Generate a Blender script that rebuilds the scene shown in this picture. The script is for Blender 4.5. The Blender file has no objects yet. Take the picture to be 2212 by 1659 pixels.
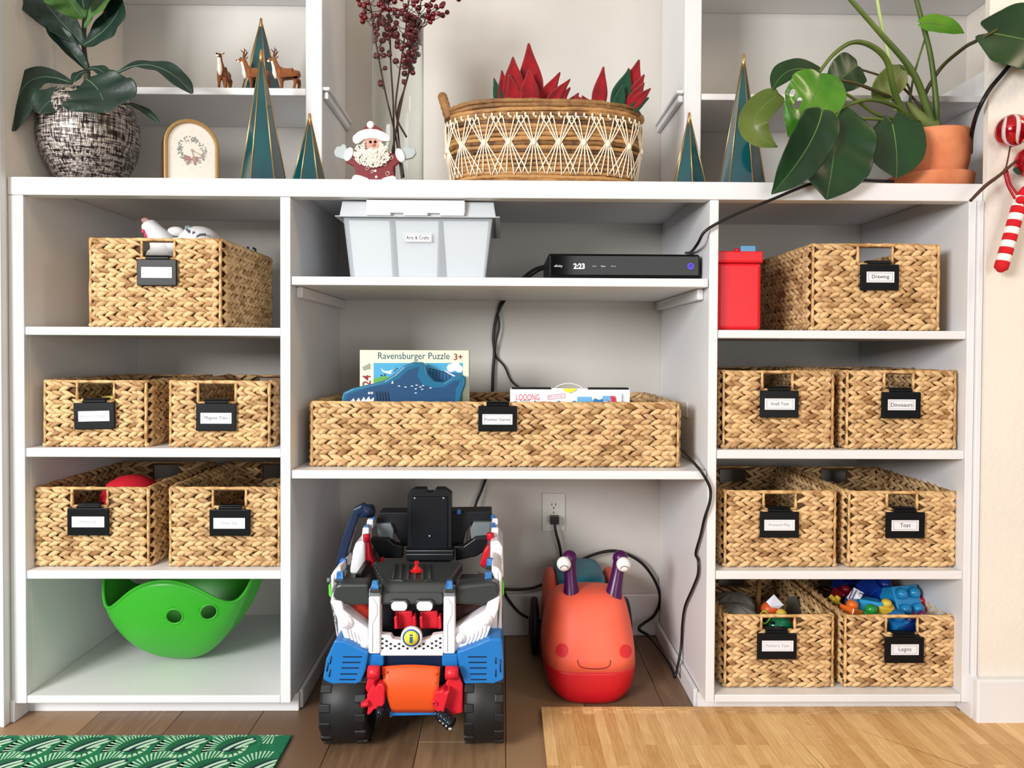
import bpy, bmesh, math, random
from mathutils import Vector, Matrix, noise
random.seed(7)
R = math.radians
sc = bpy.context.scene
COL = sc.collection

# ------------------------------------------------------------------ camera
CAMLOC = Vector((0.0, -1.69, 0.855))
FPX, PX0, PY0 = 1600.0, 1106.0, 783.1
YAW, PITCH, ROLL = -0.0125, -0.0174, -0.0045
CR = (Matrix.Rotation(YAW, 3, 'Z') @ Matrix.Rotation(PITCH, 3, 'X') @ Matrix.Rotation(ROLL, 3, 'Y'))
cam_data = bpy.data.cameras.new('camera')
cam = bpy.data.objects.new('camera', cam_data)
COL.objects.link(cam)
cam.matrix_world = Matrix.Translation(CAMLOC) @ (CR @ Matrix.Rotation(R(90), 3, 'X')).to_4x4()
cam_data.sensor_width = 36.0
cam_data.lens = 36.0 * FPX / 2212.0
cam_data.shift_y = (PY0 - 829.5) / 2212.0
cam_data.clip_start = 0.05
sc.camera = cam

# ------------------------------------------------------------------ world, lamps, exposure
world = bpy.data.worlds.new('world')
sc.world = world
world.use_nodes = True
bg = world.node_tree.nodes['Background']
bg.inputs[0].default_value = (0.90, 0.95, 1.0, 1)
bg.inputs[1].default_value = 0.14

def area(name, loc, target, sx, sy, power, col):
    d = bpy.data.lights.new(name, 'AREA')
    d.shape = 'RECTANGLE'; d.size = sx; d.size_y = sy; d.energy = power; d.color = col
    o = bpy.data.objects.new(name, d); COL.objects.link(o)
    o.location = loc
    o.rotation_euler = (Vector(target) - Vector(loc)).to_track_quat('-Z', 'Y').to_euler()
    return o
area('window_daylight', (-2.3, -3.0, 1.62), (0.2, 0.2, 0.7), 1.2, 1.0, 140, (1.0, 0.99, 0.985))
area('front_right_fill', (1.3, -3.8, 0.95), (0.3, 0.0, 0.4), 1.6, 1.5, 34, (1.0, 0.99, 0.97))  # fill lamp added at front right to brighten the lower bays
area('ceiling_lamp_light', (1.9, -0.9, 2.3), (1.3, 0.3, 1.2), 0.4, 0.4, 9, (1.0, 0.80, 0.58))
vs = sc.view_settings
vs.view_transform = 'Standard'; vs.look = 'None'; vs.gamma = 1.0
vs.use_curve_mapping = False
vs.exposure = 0.20

# ------------------------------------------------------------------ helpers
def ray(px, py):
    return CR @ Vector(((px - PX0) / FPX, 1.0, -(py - PY0) / FPX))
def W(px, py, y):
    """point of the world at depth y that the photo shows at px,py"""
    d = ray(px, py); t = (y - CAMLOC.y) / d.y
    return CAMLOC + d * t
def Wx(px, py, x):
    d = ray(px, py); t = (x - CAMLOC.x) / d.x
    return CAMLOC + d * t
def G(px, py, z=0.0):
    d = ray(px, py); t = (z - CAMLOC.z) / d.z
    return CAMLOC + d * t

def lin(c):
    c = c / 255.0
    return c / 12.92 if c <= 0.04045 else ((c + 0.055) / 1.055) ** 2.4
def rgb(c): return (lin(c[0]), lin(c[1]), lin(c[2]), 1.0)

MATS = {}
def mat(name, c, rough=0.5, metal=0.0, c2=None, scale=20.0, stretch=(1, 1, 1), bump=0.0, bscale=None,
        emit=0.0, alpha=1.0, trans=0.0, coat=0.0, sheen=0.0, sss=0.0, attr=False, rand=False, ior=1.45, detail=3.0, spec=None):
    if name in MATS: return MATS[name]
    m = bpy.data.materials.new(name); m.use_nodes = True
    nt = m.node_tree; b = nt.nodes['Principled BSDF']
    b.inputs['Base Color'].default_value = rgb(c)
    b.inputs['Roughness'].default_value = rough
    b.inputs['Metallic'].default_value = metal
    b.inputs['IOR'].default_value = ior
    if spec is not None: b.inputs['Specular IOR Level'].default_value = spec
    if coat: b.inputs['Coat Weight'].default_value = coat; b.inputs['Coat Roughness'].default_value = 0.08
    if sheen: b.inputs['Sheen Weight'].default_value = sheen; b.inputs['Sheen Roughness'].default_value = 0.4
    if trans: b.inputs['Transmission Weight'].default_value = trans
    if alpha < 1: b.inputs['Alpha'].default_value = alpha
    if sss:
        b.inputs['Subsurface Weight'].default_value = sss; b.inputs['Subsurface Scale'].default_value = 0.02
    if emit:
        b.inputs['Emission Color'].default_value = rgb(c); b.inputs['Emission Strength'].default_value = emit
    tc = mp = None
    def coords(st):
        t = nt.nodes.new('ShaderNodeTexCoord'); p = nt.nodes.new('ShaderNodeMapping')
        p.inputs['Scale'].default_value = st
        nt.links.new(t.outputs['Object'], p.inputs[0]); return p
    if c2 is not None:
        p = coords(stretch)
        n = nt.nodes.new('ShaderNodeTexNoise'); n.inputs['Scale'].default_value = scale; n.inputs['Detail'].default_value = detail
        nt.links.new(p.outputs[0], n.inputs['Vector'])
        r = nt.nodes.new('ShaderNodeValToRGB'); r.color_ramp.elements[0].position = 0.35; r.color_ramp.elements[1].position = 0.65
        r.color_ramp.elements[0].color = rgb(c); r.color_ramp.elements[1].color = rgb(c2)
        fac = n.outputs[0]
        if attr or rand:
            a = nt.nodes.new('ShaderNodeAttribute') if attr else nt.nodes.new('ShaderNodeObjectInfo')
            if attr: a.attribute_name = 'tone'
            ma = nt.nodes.new('ShaderNodeMath'); ma.operation = 'MULTIPLY_ADD'
            nt.links.new(n.outputs[0], ma.inputs[0]); ma.inputs[1].default_value = 0.55
            mb_ = nt.nodes.new('ShaderNodeMath'); mb_.operation = 'MULTIPLY'; mb_.inputs[1].default_value = 0.5
            nt.links.new(a.outputs['Fac' if attr else 'Random'], mb_.inputs[0])
            nt.links.new(mb_.outputs[0], ma.inputs[2]); fac = ma.outputs[0]
        nt.links.new(fac, r.inputs[0]); nt.links.new(r.outputs[0], b.inputs['Base Color'])
    if bump:
        p = coords(stretch)
        n = nt.nodes.new('ShaderNodeTexNoise'); n.inputs['Scale'].default_value = bscale or scale; n.inputs['Detail'].default_value = 4
        nt.links.new(p.outputs[0], n.inputs['Vector'])
        bp = nt.nodes.new('ShaderNodeBump'); bp.inputs['Strength'].default_value = bump; bp.inputs['Distance'].default_value = 0.003
        nt.links.new(n.outputs[0], bp.inputs['Height']); nt.links.new(bp.outputs[0], b.inputs['Normal'])
    MATS[name] = m
    return m

def orth(d):
    d = d.normalized()
    a = Vector((0, 0, 1)) if abs(d.z) < 0.9 else Vector((1, 0, 0))
    u = d.cross(a).normalized(); return u, d.cross(u).normalized()

class MB:
    def __init__(s): s.v = []; s.f = []; s.m = []; s.s = []; s.t = []
    def add(s, vs_, fs, m=0, sm=False, tone=0.5):
        n = len(s.v); s.v += [tuple(q) for q in vs_]; s.t += [tone] * len(vs_)
        for f in fs: s.f.append(tuple(i + n for i in f)); s.m.append(m); s.s.append(sm)
        return s
    def box(s, x0, x1, y0, y1, z0, z1, m=0, M=None, taper=0.0):
        vs_ = [Vector((x, y, z)) for z in (z0, z1) for y in (y0, y1) for x in (x0, x1)]
        if taper:
            cx, cy = (x0 + x1) / 2, (y0 + y1) / 2
            for i in (4, 5, 6, 7): vs_[i].x = cx + (vs_[i].x - cx) * (1 + taper); vs_[i].y = cy + (vs_[i].y - cy) * (1 + taper)
        if M: vs_ = [M @ q for q in vs_]
        return s.add(vs_, [(0, 2, 3, 1), (4, 5, 7, 6), (0, 1, 5, 4), (2, 6, 7, 3), (0, 4, 6, 2), (1, 3, 7, 5)], m)
    def tube(s, pts, r, n=8, m=0, cap=True, sm=True, flat=1.0, tone=0.5):
        pts = [Vector(p) for p in pts]; k = len(pts); vs_ = []
        u = None
        for i, p in enumerate(pts):
            d = (pts[min(i + 1, k - 1)] - pts[max(i - 1, 0)])
            if d.length < 1e-9: d = Vector((0, 0, 1))
            d.normalize()
            if u is None: u, w = orth(d)
            else:
                u = (u - d * u.dot(d))
                if u.length < 1e-6: u, w = orth(d)
                u.normalize(); w = d.cross(u)
            rr = r[i] if isinstance(r, (list, tuple)) else r
            for j in range(n):
                a = 2 * math.pi * j / n
                vs_.append(p + u * (math.cos(a) * rr) + w * (math.sin(a) * rr * flat))
        fs = [(i * n + j, i * n + (j + 1) % n, (i + 1) * n + (j + 1) % n, (i + 1) * n + j) for i in range(k - 1) for j in range(n)]
        s.add(vs_, fs, m, sm, tone)
        if cap:
            b = len(s.v) - len(vs_)
            s.f += [tuple(b + j for j in reversed(range(n))), tuple(b + (k - 1) * n + j for j in range(n))]; s.m += [m, m]; s.s += [False, False]
        return s
    def lathe(s, prof, c=(0, 0, 0), n=32, m=0, sm=True, M=None, a=1.0, b=1.0):
        c = Vector(c); vs_ = []
        for (r, z) in prof:
            for j in range(n):
                t = 2 * math.pi * j / n
                q = Vector((r * a * math.cos(t), r * b * math.sin(t), z))
                vs_.append((M @ q if M else q) + c)
        fs = [(i * n + j, i * n + (j + 1) % n, (i + 1) * n + (j + 1) % n, (i + 1) * n + j) for i in range(len(prof) - 1) for j in range(n)]
        s.add(vs_, fs, m, sm)
        b0 = len(s.v) - len(vs_)
        if prof[0][0] > 1e-5: s.f.append(tuple(b0 + j for j in reversed(range(n)))); s.m.append(m); s.s.append(False)
        if prof[-1][0] > 1e-5: s.f.append(tuple(b0 + (len(prof) - 1) * n + j for j in range(n))); s.m.append(m); s.s.append(False)
        return s
    def ell(s, c, r, m=0, nu=16, nv=10, M=None, p=1.0, tone=0.5):
        c = Vector(c); r = r if isinstance(r, (tuple, list)) else (r, r, r); vs_ = []
        def sp(x): return math.copysign(abs(x) ** p, x)
        for i in range(nv + 1):
            ph = -math.pi / 2 + math.pi * i / nv
            for j in range(nu):
                t = 2 * math.pi * j / nu
                q = Vector((r[0] * sp(math.cos(ph)) * sp(math.cos(t)), r[1] * sp(math.cos(ph)) * sp(math.sin(t)), r[2] * sp(math.sin(ph))))
                vs_.append((M @ q if M else q) + c)
        fs = [(i * nu + j, i * nu + (j + 1) % nu, (i + 1) * nu + (j + 1) % nu, (i + 1) * nu + j) for i in range(nv) for j in range(nu)]
        return s.add(vs_, fs, m, True, tone)
    def prism(s, front, d, m=0, sm=False):
        """front: list of points (ccw or cw), d: extrusion vector"""
        front = [Vector(p) for p in front]; d = Vector(d); n = len(front)
        vs_ = front + [p + d for p in front]
        fs = [tuple(range(n)), tuple(reversed(range(n, 2 * n)))] + [(i, n + i, n + (i + 1) % n, (i + 1) % n) for i in range(n)]
        return s.add(vs_, fs, m, sm)
    def pxp(s, poly, y, t, m=0):
        """px outline given its own distance y and thickness t"""
        return s.prism([W(a, b, y) for a, b in poly], (0, t, 0), m)
    def grid(s, P, m=0, sm=True, tone=0.5):
        a, b = len(P), len(P[0])
        return s.add([q for row in P for q in row], [(i * b + j, i * b + j + 1, (i + 1) * b + j + 1, (i + 1) * b + j) for i in range(a - 1) for j in range(b - 1)], m, sm, tone)

LOC = {}
def empty(name, loc, label, cat, group=None, rz=0.0):
    o = bpy.data.objects.new(name, None); COL.objects.link(o)
    o.empty_display_size = 0.02
    o.location = loc; o.rotation_euler = (0, 0, rz)
    o['label'] = label; o['category'] = cat
    if group: o['group'] = group
    LOC[o.name] = Matrix.Translation(Vector(loc)) @ Matrix.Rotation(rz, 4, 'Z')
    return o
def build(name, mb, mats, parent=None, label=None, cat=None, group=None, kind=None, bev=0.0, bseg=2, sub=0, solid=0.0, local=False, smooth_angle=None, world=True, fixn=True):
    """mb in world coordinates (unless local: then in the parent's own frame)"""
    if not isinstance(mats, (list, tuple)): mats = [mats]
    me = bpy.data.meshes.new(name)
    vs_ = mb.v; M = None
    if parent is not None:
        M = LOC[parent.name]
        if not local:
            Mi = M.inverted(); vs_ = [tuple(Mi @ Vector(p)) for p in mb.v]
        o_loc = Vector((0, 0, 0)); LOC_ = M
    else:
        xs = [p[0] for p in vs_]; ys = [p[1] for p in vs_]; zs = [p[2] for p in vs_]
        c = Vector(((min(xs) + max(xs)) / 2, (min(ys) + max(ys)) / 2, min(zs)))
        vs_ = [(p[0] - c.x, p[1] - c.y, p[2] - c.z) for p in vs_]; o_loc = c; LOC_ = Matrix.Translation(c)
    me.from_pydata(vs_, [], mb.f)
    for mt in mats: me.materials.append(mt)
    me.polygons.foreach_set('material_index', mb.m)
    me.polygons.foreach_set('use_smooth', mb.s)
    at = me.attributes.new('tone', 'FLOAT', 'POINT'); at.data.foreach_set('value', mb.t)
    me.update()
    if fixn and len(mb.f) < 30000:
        bm = bmesh.new(); bm.from_mesh(me); bmesh.ops.recalc_face_normals(bm, faces=bm.faces); bm.to_mesh(me); bm.free()
    o = bpy.data.objects.new(name, me); COL.objects.link(o); o.location = o_loc
    if parent is not None: o.parent = parent
    LOC[o.name] = LOC_
    if label: o['label'] = label
    if cat: o['category'] = cat
    if group: o['group'] = group
    if kind: o['kind'] = kind
    if solid:
        md = o.modifiers.new('solid', 'SOLIDIFY'); md.thickness = solid; md.offset = 0
    if bev:
        md = o.modifiers.new('bevel', 'BEVEL'); md.width = bev; md.segments = bseg; md.limit_method = 'ANGLE'; md.angle_limit = R(40)
        md.harden_normals = False
    if sub:
        md = o.modifiers.new('sub', 'SUBSURF'); md.levels = sub; md.render_levels = sub
    return o
def boxo(name, x0, x1, y0, y1, z0, z1, m, parent=None, bev=0.002, **k):
    return build(name, MB().box(x0, x1, y0, y1, z0, z1), m, parent, bev=bev, **k)
def text(s, c, width, m, parent, name='lettering', rot=0.0, height=None, M=None, kind=None, push=0.0004, spacing=1.0):
    cu = bpy.data.curves.new('t', 'FONT'); cu.body = s; cu.align_x = 'CENTER'; cu.align_y = 'CENTER'; cu.size = 1.0; cu.resolution_u = 3
    cu.space_character = spacing
    if kind == 'bold': cu.offset = 0.02
    to = bpy.data.objects.new('t', cu); COL.objects.link(to)
    me = bpy.data.meshes.new_from_object(to); bpy.data.objects.remove(to)
    xs = [v.co.x for v in me.vertices]; ys = [v.co.y for v in me.vertices]
    w = max(xs) - min(xs); h = max(ys) - min(ys); k = width / w; kh = (height / h) if height else k
    cx, cy = (max(xs) + min(xs)) / 2, (max(ys) + min(ys)) / 2
    mb = MB(); Rm = Matrix.Rotation(rot, 3, 'Y')
    vs_ = []
    for v in me.vertices:
        q = Rm @ Vector(((v.co.x - cx) * k, 0, (v.co.y - cy) * kh)); q.y -= push
        vs_.append(q if M is None else M @ q)
    c = Vector(c)
    mb.add([q + c for q in vs_], [tuple(p.vertices) for p in me.polygons])
    bpy.data.meshes.remove(me)
    return build(name, mb, m, parent, fixn=False)
def smooth_pts(pts, k=6):
    pts = [Vector(p) for p in pts]; out = []
    for i in range(len(pts) - 1):
        p0 = pts[max(i - 1, 0)]; p1 = pts[i]; p2 = pts[i + 1]; p3 = pts[min(i + 2, len(pts) - 1)]
        for j in range(k):
            t = j / k
            out.append(0.5 * ((2 * p1) + (p2 - p0) * t + (2 * p0 - 5 * p1 + 4 * p2 - p3) * t * t + (3 * p1 - p0 - 3 * p2 + p3) * t ** 3))
    out.append(pts[-1]); return out
def lerp(a, b, t): return a + (b - a) * t
def interp(prof, t):
    for (a, b), (c, d) in zip(prof, prof[1:]):
        if t <= c: return lerp(b, d, (t - a) / (c - a) if c > a else 0)
    return prof[-1][1]

# ------------------------------------------------------------------ materials
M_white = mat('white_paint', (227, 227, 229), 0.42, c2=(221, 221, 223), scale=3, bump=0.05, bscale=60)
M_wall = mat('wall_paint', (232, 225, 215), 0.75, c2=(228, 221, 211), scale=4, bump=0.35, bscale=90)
M_back = mat('back_wall_shaded_white', (208, 204, 197), 0.6, c2=(202, 198, 191), scale=2.5, bump=0.05, bscale=70)  # white darkened so that the cubby shade sits in the colour
M_plank = mat('oak_plank', (112, 86, 64), 0.42, c2=(150, 120, 90), scale=9, stretch=(9, 0.7, 9), bump=0.08, rand=True, detail=6)
M_black = mat('black_plastic', (10, 12, 15), 0.4, spec=0.22)
M_gloss = mat('black_gloss', (3, 3, 4), 0.08, spec=0.25)
M_card = mat('white_card', (226, 227, 232), 0.5)
M_ink = mat('black_ink', (30, 30, 34), 0.6)
M_grey = mat('grey_ink', (88, 88, 96), 0.6)
M_pale = mat('faded_ink', (158, 162, 176), 0.6)

# ------------------------------------------------------------------ the room
XL, XA, XB, XC, XD, XR, XE = -1.1142, -1.0839, -0.5063, -0.483, 0.4717, 0.4922, 1.0676
YB = 0.5174
CT, CB, CEIL = 1.2398, 1.1994, 1.2314
XW = 1.10                         # right wall starts
fl = build('floor', MB().box(-4, 4, -4.2, 0.6, -0.06, -0.012), mat('subfloor', (60, 46, 34), 0.8), kind='structure')
k = 0
for i in range(-8, 9):
    x0 = 0.39 + 0.19 * i - 0.19; x1 = x0 + 0.19
    y = 0.53; first = True
    off = [0.35, 0.9, 0.15, 0.62, 1.1][i % 5]
    while y > -1.9:
        L = off if first else 1.22
        first = False
        boxo('plank', x0 + 0.0006, x1 - 0.0006, y - L + 0.0008, y - 0.0002, -0.012, 0.0, M_plank, fl, bev=0.0012)
        y -= L
build('ceiling', MB().box(-4, 4, -4.2, 0.6, 2.5, 2.56), M_wall, kind='structure')
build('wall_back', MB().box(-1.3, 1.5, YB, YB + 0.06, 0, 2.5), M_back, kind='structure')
# left: casing flush with the bookcase, side wall of the alcove
build('wall_left', MB().box(-1.20, -1.12, -0.004, YB, 0, 2.5).box(-4, -1.20, -0.004, 0.06, 0, 2.5), M_wall, kind='structure')
build('trim_1', MB().box(-1.30, -1.118, -0.022, -0.004, 0, 2.5).box(-1.126, -1.117, -0.026, -0.022, 0, 2.5), M_white, bev=0.003, kind='structure')
XU = W(2088, 100, YB).x
build('wall_right', MB().box(XW, 4, -0.012, 0.004, 0, 2.5).box(XU, XU + 0.05, 0.004, YB, 0, 2.5), M_wall, kind='structure')
build('trim_2', MB().box(1.086, 1.0985, -0.006, 0.06, 0.1, CB + 0.0), M_white, bev=0.002, kind='structure')
build('baseboard_right', MB().box(1.0835, 3.9, -0.032, -0.0125, 0, 0.108).box(1.0835, 1.0995, -0.0125, 0.048, 0, 0.108), M_white, bev=0.004, kind='structure')
build('baseboard_left', MB().box(-1.1195, -1.109, -0.003, 0.048, 0, 0.05), M_white, bev=0.002, kind='structure')

# ------------------------------------------------------------------ base cabinet bookcase
bc = empty('built_in_bookcase', (0, 0.2, 0), 'white built-in bookcase of open cubbies under one long counter top', 'bookcase')
def bp(name, *a, **k): return boxo(name, *a, M_white, bc, **k)
bp('countertop', XL - 0.004, XU - 0.001, 0.003, YB - 0.001, CEIL, CT - 0.0005, bev=0.001)
bp('fascia', XL - 0.004, 1.0985, 0.0, 0.038, CB, CT)
bp('stile', XL - 0.004, XA, 0.001, 0.022, 0.042, CB - 0.0005)
bp('side_panel', XL - 0.004, XA + 0.0005, 0.022, YB - 0.001, 0.042, CEIL - 0.0005, bev=0.0005)
bp('divider', XB, XC, 0.001, YB - 0.001, 0.042, CB - 0.0005)
bp('divider', XB + 0.002, XC - 0.002, 0.039, YB - 0.001, CB - 0.001, CEIL - 0.0005, bev=0.0004)
bp('divider', XD, XR, 0.001, YB - 0.001, 0.042, CB - 0.0005)
bp('divider', XD + 0.002, XR - 0.002, 0.039, YB - 0.001, CB - 0.001, CEIL - 0.0005, bev=0.0004)
bp('side_panel', XE, 1.085, 0.001, YB - 0.001, 0.042, CEIL - 0.0005, bev=0.0015)
for z1, z0 in ((0.9024, 0.8835), (0.6264, 0.606), (0.3466, 0.327)):
    bp('shelf', XA + 0.0006, XB - 0.0006, 0.004, YB - 0.001, z0, z1)
    bp('shelf', XR + 0.0006, XE - 0.0006, 0.004, YB - 0.001, z0, z1)
for x0, x1 in ((XA, XB), (XR, XE)):
    bp('bottom_board', x0 + 0.0006, x1 - 0.0006, 0.002, YB - 0.001, 0.042, 0.0594)
bp('shelf', XC + 0.002, XD - 0.002, 0.003, YB - 0.001, 1.000, 1.0195)
bp('shelf', XC + 0.002, XD - 0.002, 0.003, YB - 0.001, 0.558, 0.5775)
for s, x in ((1, XC), (-1, XD)):
    a, b = sorted((x + s * 0.0006, x + s * 0.016))
    bp('cleat', a, b, 0.045, YB - 0.002, 0.974, 0.9995, bev=0.003)
    bp('cleat', a, b, 0.22, YB - 0.002, 0.533, 0.5575, bev=0.003)
bp('toe_kick', XL - 0.004, -0.4775, 0.049, 0.064, 0.0, 0.0415)
bp('toe_kick', 0.4665, 1.098, 0.049, 0.064, 0.0, 0.0415)
for s, x in ((1, XC), (-1, XD)):
    a, b = sorted((x + s * 0.0005, x + s * 0.011))
    bp('skirting', a, b, 0.0645, YB - 0.0125, 0.0005, 0.044, bev=0.002)
bp('skirting', XC + 0.0005, XD - 0.0005, YB - 0.012, YB - 0.001, 0.0005, 0.125, bev=0.004)

# upper shelves, standing back on the counter
YU = 0.231
up = empty('upper_shelf_unit', (0, 0.4, CT), 'white upper shelving of posts and thin shelves above the counter', 'shelf unit')
def ub(name, *a, **k): return boxo(name, *a, M_white, up, **k)
cl0, cl1 = W(660, 200, YU).x, W(696, 200, YU).x
cr0, cr1 = W(1478.5, 200, YU).x, W(1515, 200, YU).x
for a, b in ((cl0, cl1), (cr0, cr1)):
    ub('upright', a, b, YU, YB - 0.001, CT + 0.0005, 2.495, bev=0.003)
zl = W(400, 187, YU).z; zr = W(1560, 201, YU).z
XPN = 1.255
ub('shelf', -1.119, cl0 - 0.0006, YU + 0.004, YB - 0.001, zl - 0.0185, zl)
ub('shelf', cr1 + 0.0006, XPN - 0.0006, YU + 0.004, YB - 0.001, zr - 0.0165, zr)
zt = W(470, 12, YB).z
ub('shelf', -1.119, cl0 - 0.0006, YU + 0.004, YB - 0.001, zt, zt + 0.018)
ub('shelf', cr1 + 0.0006, XU - 0.0006, YU + 0.004, YB - 0.001, zt - 0.008, zt + 0.01)
ub('partition', XPN, XPN + 0.012, YU, YB - 0.001, CT + 0.0005, W(2100, 163, 0.28).z, bev=0.002)
for s, x in ((1, cl1), (-1, cr0)):
    a, b = sorted((x + s * 0.0006, x + s * 0.013)); zc = W(700, 200, YU).z
    ub('cleat', a, b, YU + 0.012, YB - 0.002, zc - 0.012, zc + 0.006, bev=0.003)
    a, b = sorted((x + s * 0.0006, x + s * 0.019))
    ub('cleat', a, b, YU + 0.002, YB - 0.002, zc + 0.007, zc + 0.016, bev=0.003)

# ------------------------------------------------------------------ woven baskets
M_weave = mat('water_hyacinth', (150, 109, 66), 0.62, c2=(221, 185, 135), scale=28, stretch=(1, 1, 2.2), bump=0.25, bscale=240, attr=True)
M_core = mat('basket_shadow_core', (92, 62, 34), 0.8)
M_rope = mat('twisted_hyacinth_rim', (168, 122, 72), 0.62, c2=(226, 188, 132), scale=60, bump=0.4, bscale=260)
rw = random.Random(3)
ST = [(0.0, 0.12), (0.28, 0.82), (0.55, 1.0), (0.8, 0.58), (1.0, 0.03)]
C5 = [(math.cos(2 * math.pi * j / 5 + 0.3), math.sin(2 * math.pi * j / 5 + 0.3)) for j in range(5)]
SF = [(i * 5 + j, i * 5 + (j + 1) % 5, (i + 1) * 5 + (j + 1) % 5, (i + 1) * 5 + j) for i in range(4) for j in range(5)]
def weave(mb, O, U, V, N, w, h, rows, sp=0.0245, cut=None):
    rh = h / rows
    for r in range(rows):
        for half in (0, 1):
            vc = (r + (0.74 if half else 0.26)) * rh
            n = int(w / sp) + 1
            step = (w - 0.006) / n
            for i in range(n + 1):
                uc = 0.003 + i * step + rw.uniform(-0.0025, 0.0025) + (half * 0.3 * step)
                if uc > w - 0.004 or uc < 0.004: uc = min(max(uc, 0.006), w - 0.006)
                if cut and cut[0] - .004 < uc < cut[1] + .004 and cut[2] - .002 < vc: continue
                L = sp * rw.uniform(1.45, 1.95); a = R(rw.uniform(17, 27)) * (-1 if half else 1)
                du, dv = math.cos(a), math.sin(a)
                # pointed end to the right, at the row's middle
                au, av = uc - du * L * 0.5, vc - dv * L * 0.5
                bu, bv = uc + du * L * 0.5, vc + dv * L * 0.5
                au = max(au, -0.001); bu = min(bu, w + 0.001)
                if cut and vc > cut[2] - .006:
                    if uc < cut[0]: bu = min(bu, cut[0])
                    elif uc > cut[1]: au = max(au, cut[1])
                wd = rh * rw.uniform(0.25, 0.33); tk = rw.uniform(0.0038, 0.0055)
                vs_ = []
                for t, k in ST:
                    cu, cv = lerp(au, bu, t), lerp(av, bv, t)
                    cn = 0.0015 + 0.0045 * math.sin(math.pi * min(1, t * 1.1)) + 0.0015 * t
                    for cx, cy in C5:
                        vs_.append(O + U * (cu - dv * cx * wd * k) + V * (cv + du * cx * wd * k) + N * (cn + cy * tk * k))
                mb.add(vs_, SF, 0, True, min(1, max(0, rw.gauss(0.6, 0.2))))
def frame_panel(mb, O, U, V, N, w, h, t, cut=None):
    rects = [(0, w, 0, h)] if not cut else [(0, cut[0], 0, h), (cut[1], w, 0, h), (cut[0], cut[1], 0, cut[2]), (cut[0], cut[1], cut[3], h)]
    for a, b, c, d in rects:
        if b - a < 1e-4 or d - c < 1e-4: continue
        f = [O + U * a + V * c, O + U * b + V * c, O + U * b + V * d, O + U * a + V * d]
        mb.prism(f, -N * t, 0)
def lumpy(mb, a, b, r, n, m=0, amp=0.25):
    pts = [Vector(a).lerp(Vector(b), i / n) for i in range(n + 1)]
    mb.tube(pts, [r * (1 + amp * rw.uniform(-1, 1)) for _ in pts], 6, m)

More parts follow.
